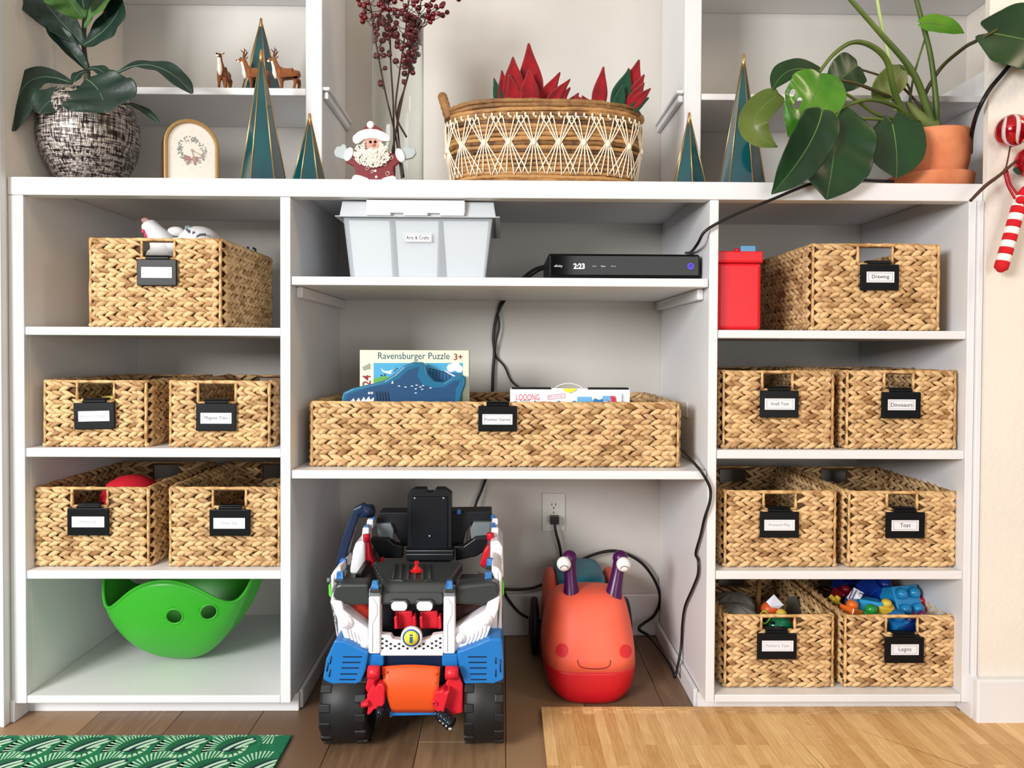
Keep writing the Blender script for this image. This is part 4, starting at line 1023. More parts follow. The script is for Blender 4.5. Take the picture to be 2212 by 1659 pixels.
pic = [([(807, 784), (1000, 784), (1000, 880), (807, 880)], 0), ([(807, 832), (850, 812), (920, 800), (1000, 806), (1000, 880), (807, 880)], 4), ([(807, 818), (830, 812), (870, 820), (880, 880), (807, 880)], 2),
       ([(990, 830), (1000, 826), (1000, 880), (975, 880)], 2), (circ(974, 795, 9), 1), (circ(984, 791, 10), 1), (circ(992, 797, 8), 1), ([(825, 800), (838, 802), (848, 806), (842, 808), (826, 803)], 1), ([(834, 803), (850, 798), (842, 806)], 1), ([(825, 800), (823, 795), (829, 801)], 1),
       (circ(824, 811, 2.2), 3), (circ(831, 810, 2.2), 3), (circ(853, 800, 1.8), 3), (circ(857, 796, 1.8), 3)]
for q in range(7): pic.append(([(928 + q * 7, 822), (929.5 + q * 7, 822), (929.5 + q * 7, 795 + q * 2), (928 + q * 7, 795 + q * 2)], 3))
pic.append(([(926, 795), (950, 800), (972, 806), (972, 808), (950, 802), (926, 797)], 3))
pic.append(([(960, 800), (984, 812), (988, 818), (962, 803)], 1))
sheet('printed_picture', pic, y1, bo, P_)
text('Ravensburger Puzzle', W(894, 771, y1), 154 / FPX * 1.845, mat('navy_print', (20, 50, 96), .5), bo, height=19 / FPX * 1.845)
text('3+', W(990, 771, y1), 19 / FPX * 1.845, mat('wine_print', (150, 30, 50), .5), bo, kind='bold')
text('24', W(792, 822, y1), 24 / FPX * 1.845, mat('wine_print', (150, 30, 50), .5), bo, rot=R(-90), kind='bold')
sheet('printed_emblem', [([(782, 793), (800, 784), (801, 797), (786, 801)], 0)], y1, bo, [mat('emblem_grey', (150, 160, 140), .5)])
# shark tin
y2_ = 0.105
sh = [(737, 862), (740, 848), (762, 838), (800, 830), (830, 822), (852, 808), (872, 790), (893, 782), (912, 783), (920, 790), (924, 808), (938, 824), (958, 826), (976, 815), (996, 809), (1006, 815), (1005, 832), (998, 850), (994, 868), (990, 900), (900, 930), (745, 930)]
root = empty('shark_puzzle_tin', (W(870, 900, y2_).x, y2_ + .02, ZM + .006), 'shark-shaped blue puzzle tin with white teeth', 'puzzle tin')
def ext(poly, y, t, zmin):
    pts = [W(a_, b_, y) for a_, b_ in poly]; pts = [Vector((q.x, q.y, max(zmin, q.z))) for q in pts]
    return MB().prism(pts, (0, t, 0))
M_tin = mat('tin_blue', (30, 104, 142), .3); tin = build('tin', ext(sh, y2_, .038, ZM + .007), M_tin, root, bev=.005, bseg=3)
inner = [(745, 866), (752, 852), (800, 836), (835, 830), (862, 818), (880, 800), (905, 792), (901, 812), (912, 830), (936, 838), (960, 836), (980, 824), (994, 822), (984, 840), (982, 866), (980, 874), (745, 874)]
sheet('printed_shark', [(inner, 0), ([(758, 866), (764, 860), (768, 868), (775, 859), (779, 867), (786, 857), (790, 865), (797, 856), (800, 864), (808, 858), (806, 872), (758, 873)], 1),
      (circ(797.5, 849, 2.6), 1), (circ(803.5, 849, 2.6), 1), (circ(798, 849, 1), 2), (circ(804, 849, 1), 2), ([(845, 829), (848, 822), (850, 828)], 1)] +
      [(circ(x, y, 3, 6, 1), 1) for x, y in ((862, 834), (876, 836), (890, 834), (900, 832), (908, 836), (914, 833), (898, 840), (912, 841), (930, 838), (898, 849))] +
      [([(x, 846), (x + 1.5, 846), (x + 4, 866), (x + 2, 866)], 2) for x in (812, 818, 824, 830, 836)], y2_, tin, [mat('shark_blue', (26, 72, 114), .35), mat('p_white', (246, 248, 250)), mat('shark_ink', (12, 30, 54), .4)], off=.0006)
# LOOONG puzzle box
y3 = 0.11; a, b = W(1102, 940, y3), W(1361, 842, y3)
root = empty('long_puzzle_box', ((a.x + b.x) / 2, y3 + .03, ZM + .006), 'white flat puzzle box with red lettering and a clear handle', 'puzzle box')
bo = build('box', MB().box(a.x, b.x, y3, y3 + .075, ZM + .006, b.z), mat('white_card_box', (240, 244, 250), .45), root, bev=.001)
q0, q1 = W(1192, 848, y3 - .001), W(1270, 839, y3 - .001)
build('tab', MB().box(q0.x, q1.x, y3 - .001, y3 + .0008, q0.z, q1.z), mat('white_card_box', (240, 244, 250)), bo)
for u, v in ((1106, 1190), (1271, 1358)):
    k0, k1 = W(u, 842, y3 + .004), W(v, 838, y3 + .004)
    build('open_flap', MB().box(k0.x, k1.x, y3 + .003, y3 + .03, b.z + .0004, b.z + .0045), M_black, bo)
hp = [W(1194, 845, y3 + .03), W(1204, 834, y3 + .03), W(1228, 828, y3 + .03), W(1252, 834, y3 + .03), W(1262, 845, y3 + .03)]
build('handle', MB().tube(smooth_pts(hp, 5), .0012, 6), M_card, bo)
B_ = [mat('b_blue', (38, 120, 190), .45), mat('b_sky', (108, 180, 228), .45), mat('b_red', (214, 40, 60), .45), mat('b_yellow', (248, 226, 60), .45), M_ink]
sheet('printed_art', [([(1104, 872), (1113, 866), (1122, 869), (1122, 873), (1104, 874)], 0), ([(1149, 872), (1155, 865), (1163, 872)], 0), ([(1182, 871), (1187, 867), (1193, 871)], 0), ([(1200, 871), (1207, 865), (1217, 871)], 0), ([(1232, 871), (1241, 865), (1249, 871)], 0),
       ([(1247, 857), (1277, 857), (1279, 871), (1247, 871)], 1), ([(1279, 868), (1285, 860), (1294, 864), (1302, 861), (1302, 869)], 0), ([(1301, 855), (1320, 855), (1322, 868), (1303, 866)], 1), ([(1304, 860), (1324, 873), (1330, 873), (1330, 862), (1320, 855), (1322, 869)], 2), ([(1318, 855), (1329, 856), (1331, 873), (1323, 873)], 2), ([(1216, 839), (1246, 839), (1243, 844), (1230, 849), (1218, 844)], 3)] +
      [([(1343, y), (1346, y), (1346, y + 1.6), (1343, y + 1.6)], 4) for y in (852, 856, 859, 863, 866)], y3, bo, B_, off=.0012)
text('LOOONG', W(1140, 858, y3), 50 / FPX * 1.8, B_[2], bo, height=13 / FPX * 1.8)
text('puzzle', W(1134, 865.5, y3), 21 / FPX * 1.8, M_ink, bo, height=4 / FPX * 1.8); text('OCEAN', W(1135, 871, y3), 27 / FPX * 1.8, M_ink, bo, height=5 / FPX * 1.8)
st = text('KID TESTED', W(1201, 856.5, y3), 31 / FPX * 1.8, B_[2], bo, rot=R(-5), height=4 / FPX * 1.8)
st_ = MB(); qs = [W(1183.5, 854.5, y3 - .001), W(1219.5, 850, y3 - .001), W(1220.5, 859, y3 - .001), W(1184.5, 863, y3 - .001)]
for i in range(4): st_.tube([qs[i], qs[(i + 1) % 4]], .0004, 4)
build('stamp_border', st_, B_[2], bo)

# outlet, plugs and cables
yo = YB - .006; a, b = W(1171, 1148, yo), W(1221, 1066, yo)
root = empty('wall_outlet', ((a.x + b.x) / 2, YB - .003, a.z), 'white duplex wall outlet with black plug, behind the orange snail', 'outlet')
M_outlet = mat('outlet_white', (214, 212, 204), .35)
build('cover_plate', MB().box(a.x, b.x, yo, YB - .0004, a.z, b.z), M_outlet, root, bev=.002)
ym = yo - .0015
for py in (1092, 1121):
    c = W(1196, py, ym); mbx = MB()
    mbx.prism([(c.x + .0165 * math.copysign(abs(math.cos(t)) ** .8, math.cos(t)), ym, c.z + .014 * math.copysign(abs(math.sin(t)) ** .8, math.sin(t))) for t in [2 * math.pi * i / 20 for i in range(20)]], (0, .002, 0))
    so = build('socket', mbx, M_outlet, root, bev=.0006)
    sl = MB()
    for dx in (-.0055, .0055): sl.box(c.x + dx - .001, c.x + dx + .001, ym - .0004, ym + .0006, c.z - .001, c.z + .007)
    sl.ell((c.x, ym, c.z - .007), (.0022, .0006, .0026), 0, 10, 6)
    build('slots', sl, M_ink, so)
build('screw', MB().ell(W(1196, 1107, yo), (.003, .001, .003), 0, 10, 6), mat('screw_metal', (150, 150, 146), .4, metal=.8), root)
wp = Wx(1477, 898, XD - .0002); wq = Wx(1484, 868, XD - .0002)
build('wall_plate', MB().box(XD - .006, XD - .0002, min(wp.y, wq.y) - .02, max(wp.y, wq.y) + .02, wp.z, wq.z), M_outlet, None, 'small white plate on the divider beside the long basket', 'wall plate', bev=.0015)
M_cab = mat('black_cable', (12, 12, 13), .4)
def cable(label, lst, r=.0034, k=6, extra=None, group='black cables'):
    pts = smooth_pts([W(*q) if len(q) == 3 else Vector(q[:3]) for q in lst], k)
    mb = MB().tube(pts, r, 8)
    if extra: extra(mb)
    return build('power_cable', mb, M_cab, None, label, 'cable', group)
def plug(mb): 
    c = W(1198, 1124, YB - .03); mb.box(c.x - .013, c.x + .013, YB - .036, YB - .0085, c.z - .011, c.z + .011)
cable('black cord plugged into the outlet and running down behind the snail', [(1198, 1128, YB - .03), (1201, 1150, YB - .036), (1209, 1180, YB - .035), (1214, 1215, YB - .03), (1222, 1260, YB - .03), (1228, 1300, YB - .03)], .0042, extra=plug)
cable('black cable looping behind the snail and along the floor to the divider', [(1180, 1262, YB - .025), (1225, 1240, YB - .03), (1252, 1212, YB - .03), (1300, 1193, YB - .03), (1340, 1192, YB - .03), (1385, 1215, YB - .03), (1415, 1255, YB - .025), (1426, 1295, YB - .025), (1412, 1330, YB - .02), (1380, 1356, .44), (1402, 1374, .40), (1430, 1408, .30), (1450, 1440, .22), (1458, 1463, .175)], .0045)
cable('thin black cable coming down the right divider from the middle shelf', [(1459, 1463, .175)] + [(a_, b_, Wx(a_, b_, XD - .007).y) for a_, b_ in ((1471, 1400), (1474, 1350), (1480, 1310), (1497, 1270), (1508, 1240), (1508, 1210), (1503, 1195), (1514, 1155), (1522, 1120))] + [(1533, 1085, -.010), (1535, 1060, -.010), (1528, 1040, -.012), (1512, 1015, -.008), (1490, 990, .04), (1474, 972, .10)], .0034)
cable('black cable running left from the snail wheel to behind the truck', [(1182, 1258, YB - .03), (1150, 1270, YB - .03), (1110, 1274, YB - .03), (1070, 1268, YB - .03), (1040, 1240, YB - .03)], .0042)
cable('black cable sagging from the truck to the snail wheel', [(1085, 1268, YB - .04), (1096, 1292, YB - .04), (1118, 1320, YB - .04), (1140, 1334, YB - .04), (1172, 1344, YB - .04)], .0042)
cable('black cable slanting down behind the truck from the middle shelf', [(1052, 1028, YB - .02), (1040, 1060, YB - .02), (1026, 1095, YB - .03), (1020, 1140, YB - .03), (1016, 1200, YB - .03)], .004)
cable('thick black cable hanging on the back wall above the long basket', [(1186, 574, .13), (1160, 580, .17), (1138, 594, .24), (1112, 618, .38), (1092, 645, YB - .02), (1074, 680, YB - .012), (1066, 725, YB - .012), (1068, 760, YB - .012), (1065, 800, YB - .012), (1064, 850, YB - .012), (1063, 900, YB - .012)], .0046)
cable('thin black cable twisted round the thick one and ending at the white puzzle box', [(1186, 577, .14), (1164, 585, .2), (1140, 600, .26), (1108, 620, .40), (1088, 640, YB - .02), (1076, 672, YB - .02), (1079, 705, YB - .018), (1070, 745, YB - .02), (1072, 770, YB - .012), (1090, 792, YB - .01), (1104, 822, YB - .012), (1122, 838, YB - .05)], .0028)
cable('black cable rising from the cable box over the divider to the plant', [(1474, 566, .30), (1478, 548, .27), (1492, 545, .14), (1508, 525, .02), (1520, 503, -.006), (1545, 485, -.012), (1600, 458, -.012), (1670, 430, -.012), (1735, 403, -.010), (1790, 388, -.006), (1830, 384, .012), (1872, 389, .02), (1930, 392, .04)], .0036)
cable('black cable arching up the right wall behind the terracotta pot', [(2097, 330, .14), (2099, 290, .06), (2108, 252, .0), (2122, 220, -.028), (2140, 190, -.03), (2165, 160, -.03), (2190, 130, -.03)], .0048)

# ------------------------------------------------------------------ left column contents
# plush hen
yh_ = 0.16; M_pl = mat('white_plush', (232, 230, 230), .95, bump=.6, bscale=400, sheen=.4); M_ph = mat('pink_plush', (206, 70, 100), .9)
root = empty('plush_hen', (W(345, 560, yh_).x, yh_, Z1 + .01), 'white plush hen with pink beak and comb, in the top left basket', 'plush toy')
bd_ = smooth_pts([Vector((W(360, 600, yh_).x, yh_, Z1 + .03)), W(352, 575, yh_), W(356, 540, yh_), W(345, 515, yh_), W(326, 492, yh_), W(318, 478, yh_)], 4)
nb = len(bd_); rd = [interp([(0, .035), (.25, .042), (.45, .034), (.7, .023), (.9, .019), (1, .008)], i / (nb - 1)) for i in range(nb)]
build('body', MB().tube(bd_, rd, 16), M_pl, root, sub=1)
build('wing', MB().ell(W(385, 530, yh_ - .02), (.034, .014, .02)), M_pl, root)
build('beak', MB().ell(W(312, 500, yh_ - .012), (.007, .008, .006)).ell(W(316, 507, yh_ - .012), (.005, .006, .009)), M_ph, root)
build('comb', MB().ell(W(314, 476, yh_), (.010, .006, .007)), mat('pale_comb', (204, 150, 146), .9), root)
root = empty('plush_rabbit', (W(430, 540, .2).x, .2, Z1 + .01), 'white soft toy with grey stitched stripes lying behind the hen', 'plush toy')
build('body', MB().ell(W(430, 520, .2), (.052, .05, .036)).v and MB().ell(W(430, 520, .2), (.052, .05, .036)), M_pl, root)
build('paw', MB().ell(W(380, 500, .17), (.021, .014, .012)), M_pl, root)
for q in ([(403, 495), (410, 503)], [(417, 506), (419, 500)], [(424, 514), (432, 507), (444, 506)]):
    build('stitched_stripe', MB().tube(smooth_pts([W(a_, b_, .155) for a_, b_ in q], 4), .0028, 6), mat('stripe_grey', (96, 92, 104), .9), root)
build('ribbon', MB().box(*[v for pr in zip(*(W(398, 500, .17), W(418, 490, .19))) for v in sorted(pr)]), mat('ribbon_teal', (120, 150, 148), .8), root, bev=.003)
root = empty('black_hook', W(545, 545, .30), 'small black hooked toy tip poking above the top left basket rim', 'toy', None)
build('hook', MB().tube(smooth_pts([Vector((W(536, 560, .28).x, .28, Z1 + .1)), W(536, 545, .28), W(535, 533, .28)], 4), .0025, 6), M_black, root)
build('hook', MB().tube(smooth_pts([Vector((W(552, 560, .28).x, .28, Z1 + .1)), W(552, 548, .28), W(550, 538, .28), W(546, 536, .28)], 4), .0028, 6), M_black, root)
a, b = W(214, 868, .09), W(243, 850, .12)
bxp = empty('wooden_puzzle', ((a.x + b.x) / 2, .14, Z2 + .01), 'stack of yellow and teal puzzle boards inside the tilted-tag basket', 'puzzle')
zz_ = W(220, 862, .1).z
build('board', MB().box(a.x, b.x + .03, .10, .28, Z2 + .008, zz_ - .002), mat('board_teal', (40, 130, 140), .5), bxp, bev=.002)
build('board', MB().box(a.x, b.x + .03, .10, .28, zz_ - .001, zz_ + .007), mat('board_yellow', (226, 206, 84), .5), bxp, bev=.002)
root = empty('felt_hat', (W(275, 1080, .17).x, .17, Z3 + .01), 'round red cap with a peak inside the lower left basket', 'hat')
rc_ = 62 / FPX * 1.87; cc = W(284, 1066, .17)
build('crown', MB().lathe([(rc_, cc.z - .09), (rc_ * 1.02, cc.z - .03), (rc_ * .96, cc.z), (rc_ * .75, cc.z + .028), (rc_ * .4, cc.z + .043), (.0001, cc.z + .048)], (cc.x, .17, 0), 32), mat('red_felt_cap', (202, 20, 40), .8, bump=.3, bscale=300), root)
build('brim', MB().tube([W(222, 1092, .10), W(250, 1084, .085), W(290, 1082, .08)], [.02, .03, .02], 10, flat=.15), mat('red_felt_cap', (202, 20, 40)), root)

# green rocker bowl
yg = 0.22; M_gr = mat('green_plastic', (56, 168, 40), .38, sss=.1)
gc = W(402, 1420, yg)
root = empty('rocker_bowl', (gc.x, yg, .0598), 'lime green curved plastic toy shell with two round holes', 'toy')
Rx, Ry, Hh = .178, .15, .2
HR = [(0, .258), (10, .240), (22, .178), (33, .146), (45, .150), (60, .190), (75, .222), (90, .232)]
def shell(u, t):
    """u 0 (bottom) .. 1 (rim); t angle; the rim curls up at both ends and peaks over the face"""
    s_ = math.sin(u * math.pi / 2); c_ = 1 - math.cos(u * math.pi / 2)
    ct, st_ = math.cos(t), math.sin(t)
    d_ = abs(math.degrees(math.atan2(abs(st_), abs(ct))))
    h_ = sum(interp(HR, min(90, max(0, d_ + e if d_ + e <= 90 else 180 - d_ - e) if d_ + e > 0 else -(d_ + e))) for e in (-12, -8, -4, 0, 4, 8, 12)) / 7
    fl_ = max(0, u - .6) / .4
    x = Rx * s_ * ct + .018 * fl_ ** 1.6 * ct; y = Ry * s_ * st_ * (1 - .10 * fl_ * abs(st_))
    z = h_ * (c_ ** 0.85)
    return Vector((gc.x + x, yg + y, .0602 + z + .045 * (x + .2) * c_))
n1, n2 = 28, 96
rows = [[shell(max(.0005, i / n1), 2 * math.pi * j / n2) for j in range(n2)] for i in range(n1 + 1)]
vs_ = [q for r in rows for q in r]
fs = [(i * n2 + j, i * n2 + (j + 1) % n2, (i + 1) * n2 + (j + 1) % n2, (i + 1) * n2 + j) for i in range(n1) for j in range(n2)] + [tuple(reversed(range(n2)))]
from mathutils.bvhtree import BVHTree
bvs = BVHTree.FromPolygons(vs_, fs)
so = build('shell', MB().add(vs_, fs, 0, True), M_gr, root, solid=.004)
cuts = []
for hx, hy in ((377, 1331), (451, 1322)):
    d = ray(hx, hy).normalized(); hit = bvs.ray_cast(CAMLOC, d)
    c, n = hit[0], hit[1]
    if n.dot(d) > 0: n = -n
    u_, w_ = orth(n)
    cb = MB().tube([c - n * .015, c + n * .02], .0185, 32, cap=True, sm=True)
    me_ = bpy.data.meshes.new('c'); me_.from_pydata(cb.v, [], cb.f); co_ = bpy.data.objects.new('c', me_); COL.objects.link(co_)
    bm_ = bmesh.new(); bm_.from_mesh(me_); bmesh.ops.recalc_face_normals(bm_, faces=bm_.faces); bm_.to_mesh(me_); bm_.free()
    md = so.modifiers.new('cut', 'BOOLEAN'); md.object = co_; md.operation = 'DIFFERENCE'; md.solver = 'EXACT'
    cuts.append(co_)
    ringp = []
    for j in range(41):
        t = 2 * math.pi * j / 40
        h2 = bvs.ray_cast(c + n * .03 + (u_ * math.cos(t) + w_ * math.sin(t)) * .0195, -n, .08)
        if h2[0]: ringp.append(h2[0] + n * .0012)
    build('hole_rim', MB().tube(ringp, .0026, 8, cap=False), M_gr, root)
bpy.context.view_layer.update()
dg = bpy.context.evaluated_depsgraph_get()
nm = bpy.data.meshes.new_from_object(so.evaluated_get(dg))
so.modifiers.clear(); so.data = nm
for q in cuts: bpy.data.objects.remove(q)
rimp = [shell(1, 2 * math.pi * j / 144) for j in range(145)]
build('rolled_rim', MB().tube(rimp, .0042, 8, cap=False), M_gr, root)

# ------------------------------------------------------------------ right column contents
y5 = 0.03; a, b = W(1549, 712, y5), W(1648, 545, y5)
xa_ = XR + .004
root = empty('red_canister', ((xa_ + b.x) / 2, y5 + .07, Z1), 'tall red plastic container with a blue spout, against the divider', 'container')
M_can = mat('red_canister_plastic', (214, 14, 30), .4, sss=.05)
zbz = W(1600, 566, y5).z
build('body', MB().box(xa_ + .002, b.x - .002, y5, y5 + .13, Z1 + .0002, zbz), M_can, root, bev=.009, bseg=3)
build('lid', MB().box(xa_, b.x, y5 - .003, y5 + .133, zbz - .002, b.z + .002).box(xa_ + .001, b.x - .001, y5 - .0045, y5 + .134, zbz - .002, zbz + .004), M_can, root, bev=.006, bseg=3)
c0, c1 = W(1598, 541, y5 + .03), W(1630, 532, y5 + .03)
build('spout', MB().box(c0.x, c1.x, y5 + .02, y5 + .05, b.z, c1.z), mat('canister_blue', (92, 150, 190), .4), root, bev=.002)
build('lid_knob', MB().ell(W(1592, 541, y5 + .03), (.007, .006, .006)), M_can, root)

# toy bricks
def brick(label, px, py, y, sx, sy, sz, col, rot, nx=1, ny=1, group='big toy bricks in the bottom right basket', tr=False):
    c = W(px, py, y)
    name = 'brick_' + '_'.join(str(v) for v in col)
    m = mat(name, col, .12 if tr else .3, coat=.3, sss=.15 if tr else 0)
    Rm = Matrix.Rotation(R(rot[0]), 3, 'X'); Rm = Matrix.Rotation(R(rot[2]), 3, 'Z') @ Matrix.Rotation(R(rot[1]), 3, 'Y') @ Rm
    root = empty('toy_brick', c, label, 'toy brick', group)
    def tm(mb): mb.v = [tuple(Rm @ Vector(q)) for q in mb.v]; return mb
    build('body', tm(MB().box(-sx / 2, sx / 2, -sy / 2, sy / 2, -sz / 2, sz / 2)), m, root, local=True, bev=.0025)
    r = min(sx / nx, sy / ny) * .36
    for i in range(nx):
        for j in range(ny):
            cx_, cy_ = sx * ((i + .5) / nx - .5), sy * ((j + .5) / ny - .5)
            build('stud', tm(MB().lathe([(r, -.001), (r, r * .55), (r * .85, r * .95), (r * .5, r * 1.15), (.0001, r * 1.22)], (cx_, cy_, sz / 2), 20)), m, root, local=True)
BL, LB, DB, YE, RE_, OR_, PU, GN = (34, 140, 196), (50, 160, 216), (14, 52, 150), (234, 196, 66), (170, 22, 40), (232, 110, 36), (90, 30, 90), (40, 150, 60)
brick('large clear blue brick with four studs facing out', 1946, 1300, .17, .076, .076, .055, BL, (68, 0, 14), 2, 2, tr=True)
brick('light blue brick lying sideways beside the white paper tag', 1876, 1309, .14, .036, .036, .056, LB, (0, -82, -8), 1, 1, tr=True)
brick('dark blue smooth brick behind the light blue one', 1890, 1279, .22, .065, .055, .05, DB, (30, 35, 20), 1, 1)
brick('yellow brick wedged between the two blue ones', 1911, 1320, .13, .040, .034, .034, YE, (10, 8, -12), 1, 1)
brick('small yellow brick at the left rim', 1804, 1298, .19, .03, .022, .014, YE, (15, 38, 10), 1, 1)
brick('dark red brick at the left under the paper tag', 1818, 1290, .25, .05, .035, .04, (120, 14, 24), (20, 10, 30), 1, 1)
brick('red brick between the big blue brick and the right wall', 1982, 1316, .17, .03, .05, .045, RE_, (20, 10, 20), 1, 1)
brick('orange brick just above the front rim', 1836, 1329, .11, .04, .04, .04, OR_, (0, 20, 30), 1, 1)
brick('green brick just above the front rim', 1880, 1334, .11, .04, .04, .03, GN, (0, 5, 12), 1, 1)
brick('blue brick seen through the handle hole', 1935, 1352, .085, .055, .045, .05, (24, 110, 176), (20, -10, 20), 1, 1)
brick('navy brick low in the handle hole', 1968, 1362, .075, .05, .03, .05, (12, 36, 104), (5, -12, 6), 1, 1)
brick('purple brick at the right of the handle hole', 1985, 1342, .09, .035, .03, .03, PU, (10, 20, 0), 1, 1)
brick('dark blue brick deep at the left back', 1830, 1268, .31, .06, .05, .05, (12, 40, 120), (10, 0, 20), 1, 1)
brick('dark blue brick under the yellow ones', 1850, 1335, .16, .1, .08, .05, (10, 34, 110), (0, 0, 10), 1, 1)
brick('blue brick buried under the large clear one', 1950, 1345, .17, .09, .08, .05, (20, 70, 160), (0, 0, 5), 1, 1)
M_tag = mat('paper_tag', (228, 232, 244), .6)
def tag_(label, poly, y, lines=()):
    root = empty('paper_tag', W(poly[0][0], poly[0][1], y), label, 'paper tag')
    pts = [W(a_, b_, y + .01 * (i % 2)) for i, (a_, b_) in enumerate(poly)]
    build('sheet', MB().prism(pts, (0, .0008, 0)), M_tag, root)
    for ln in lines: build('printed_line', MB().tube([W(a_, b_, y - .001) for a_, b_ in ln], .0012, 4), mat('tag_ink', (50, 44, 110), .6), root)
tag_('white paper tag with purple stripes on the blue bricks', [(1845, 1269), (1866, 1281), (1858, 1294), (1832, 1297), (1829, 1291)], .125, ([(1843, 1273), (1834, 1293)], [(1850, 1275), (1840, 1295)], [(1857, 1281), (1864, 1284)]))
tag_('crumpled pale paper tag in the mixed toy basket', [(1672, 1284), (1679, 1292), (1693, 1307), (1673, 1322), (1664, 1310), (1655, 1300)], .12)

root = empty('cloth_bundle', (W(1580, 1320, .15).x, .15, Z4 + .01), 'grey cloth bundle at the left of the mixed toy basket', 'cloth')
M_cl = mat('grey_cloth', (128, 132, 128), .9, bump=.5, bscale=60)
cl = MB(); 
for (px_, py_, y_, rx_, rz_) in ((1590, 1330, .12, .05, .028), (1585, 1306, .19, .05, .03)):
    c = W(px_, py_, y_)
    vs_ = []; nu, nv = 36, 14
    for i in range(nv + 1):
        ph = -math.pi / 2 + math.pi * i / nv
        for j in range(nu):
            t = 2 * math.pi * j / nu; f = 1 + .07 * math.sin(t * 9 + ph) * math.cos(ph)
            vs_.append(c + Vector((rx_ * f * math.cos(ph) * math.cos(t), .05 * f * math.cos(ph) * math.sin(t), rz_ * f * math.sin(ph))))
    build('fold', MB().add(vs_, [(i * nu + j, i * nu + (j + 1) % nu, (i + 1) * nu + (j + 1) % nu, (i + 1) * nu + j) for i in range(nv) for j in range(nu)], 0, True), M_cl, root)
a = W(1636, 1330, .20)
build('wooden_stick', MB().tube([Vector((a.x, .2, Z4 + .015)), W(1636, 1330, .2), W(1640, 1255, .26)], .0065, 12), mat('pale_dowel', (176, 132, 84), .6), None, 'pale wooden stick standing in the mixed toy basket', 'stick')
root = empty('toy_lizard', (W(1680, 1350, .08).x, .09, Z4 + .02), 'green and orange plastic toy with a lime ribbon in the mixed basket', 'toy')
build('body', MB().ell(W(1682, 1350, .085), (.034, .024, .022)), mat('toy_green', (20, 110, 74), .2), root)
build('top', MB().ell(W(1664, 1316, .14), (.024, .02, .02)), mat('toy_orange', (216, 90, 30), .4), root)
build('side', MB().ell(W(1688, 1328, .11), (.014, .014, .014)), mat('toy_yellow', (226, 196, 70), .4), root)
build('eye', MB().ell(W(1668, 1345, .06), (.006, .003, .004)), M_black, root)
build('ribbon', MB().tube(smooth_pts([W(1642, 1326, .085), W(1652, 1319, .08), W(1660, 1328, .075), W(1662, 1338, .07), W(1650, 1348, .07), W(1645, 1334, .075), W(1655, 1330, .08)], 5), .0032, 8, flat=.4), mat('lime_ribbon', (160, 214, 50), .4), root)
build('red_bit', MB().ell(W(1712, 1352, .09), (.012, .012, .016)), mat('toy_dark_red', (110, 14, 22), .3), root)
build('grey_card', MB().pxp([(1700, 1290), (1720, 1288), (1736, 1328), (1700, 1330)], .2, .002), mat('dim_card', (86, 86, 78), .7), None, 'dim grey card leaning inside the mixed toy basket', 'card')

# ------------------------------------------------------------------ rug and foam mat
XRG = -0.46; YRG = W(400, 1588, 0).y if False else G(400, 1588, 0.006).y
rug = build('peacock_rug', MB().box(-1.9, XRG, -1.3, YRG, 0.0003, 0.006), mat('rug_green', (16, 104, 70), .95, c2=(22, 122, 84), scale=60, bump=.6, bscale=500), None, 'green rug printed with overlapping peacock feather fans', 'rug', bev=.002)
fan = MB(); px_w = .1045; px_d = .085
def disc(x, y, rx, ry, z, mi, n=20, a0=0, skew=0):
    fan.add([(x + rx * math.cos(2 * math.pi * i / n) + skew * ry * math.sin(2 * math.pi * i / n), y + ry * math.sin(2 * math.pi * i / n), z) for i in range(n)], [tuple(range(n))], mi)
xs0 = -1.86
for row in range(4, -1, -1):
    yy = YRG - .052 - row * px_d + px_d
    for c_ in range(16):
        z = .0062 + (row) * .0004
        x = xs0 + c_ * px_w + (row % 2) * px_w * .28 + row * .004
        if x > XRG - .01 or x < -1.5: continue
        def q(rx, ang): return (min(XRG - .001, x + rx * math.cos(ang) * 1.0), min(YRG - .001, yy + rx * math.sin(ang) * 1.2))
        n = 28
        fan.add([(*q(.060, math.pi * 2 * i / n), z) for i in range(n)], [tuple(range(n))], 0)
        for i in range(24):
            a_ = math.pi * (0.42 + 1.12 * i / 23); w_ = .034
            r0, r1 = (.034, .0585)
            fan.add([(*q(r0, a_ - w_ * .8), z + .0001), (*q(r1, a_ - w_), z + .0001), (*q(r1, a_ + w_), z + .0001), (*q(r0, a_ + w_ * .8), z + .0001)], [(0, 1, 2, 3)], 1)
        def el(cx_, cy_, rx, ry, mi, zz, sk):
            fan.add([(min(XRG - .001, x + cx_ + rx * math.cos(t) + sk * math.sin(t) * ry), min(YRG - .001, yy + cy_ * 1.5 + 1.35 * ry * math.sin(t)), z + zz) for t in [2 * math.pi * i / 18 for i in range(18)]], [tuple(range(18))], mi)
        el(0, .002, .031, .031, 3, .00015, .2)
        el(.008, .006, .022, .024, 2, .0002, 1.0)
        el(.010, .008, .011, .019, 1, .00025, 1.2)
        el(.019, .006, .012, .016, 2, .0003, 1.2)
        el(.025, .008, .008, .013, 1, .00035, 1.2)
        el(.034, .006, .007, .011, 3, .0004, 1.2)
        for i in range(7):
            a_ = -1.9 + i * .33; r0, r1 = .024, .034
            fan.add([(*q(r0, a_ - .1), z + .0005), (*q(r1, a_ - .13), z + .0005), (*q(r1, a_ + .13), z + .0005), (*q(r0, a_ + .07), z + .0005)], [(0, 1, 2, 3)], 1)
build('fan_print', fan, [mat('rug_leaf', (14, 112, 74), .95), mat('rug_cream', (176, 214, 184), .95), mat('rug_navy', (14, 42, 56), .95), mat('rug_mid', (10, 92, 56), .95)], rug, kind='stuff', fixn=False)

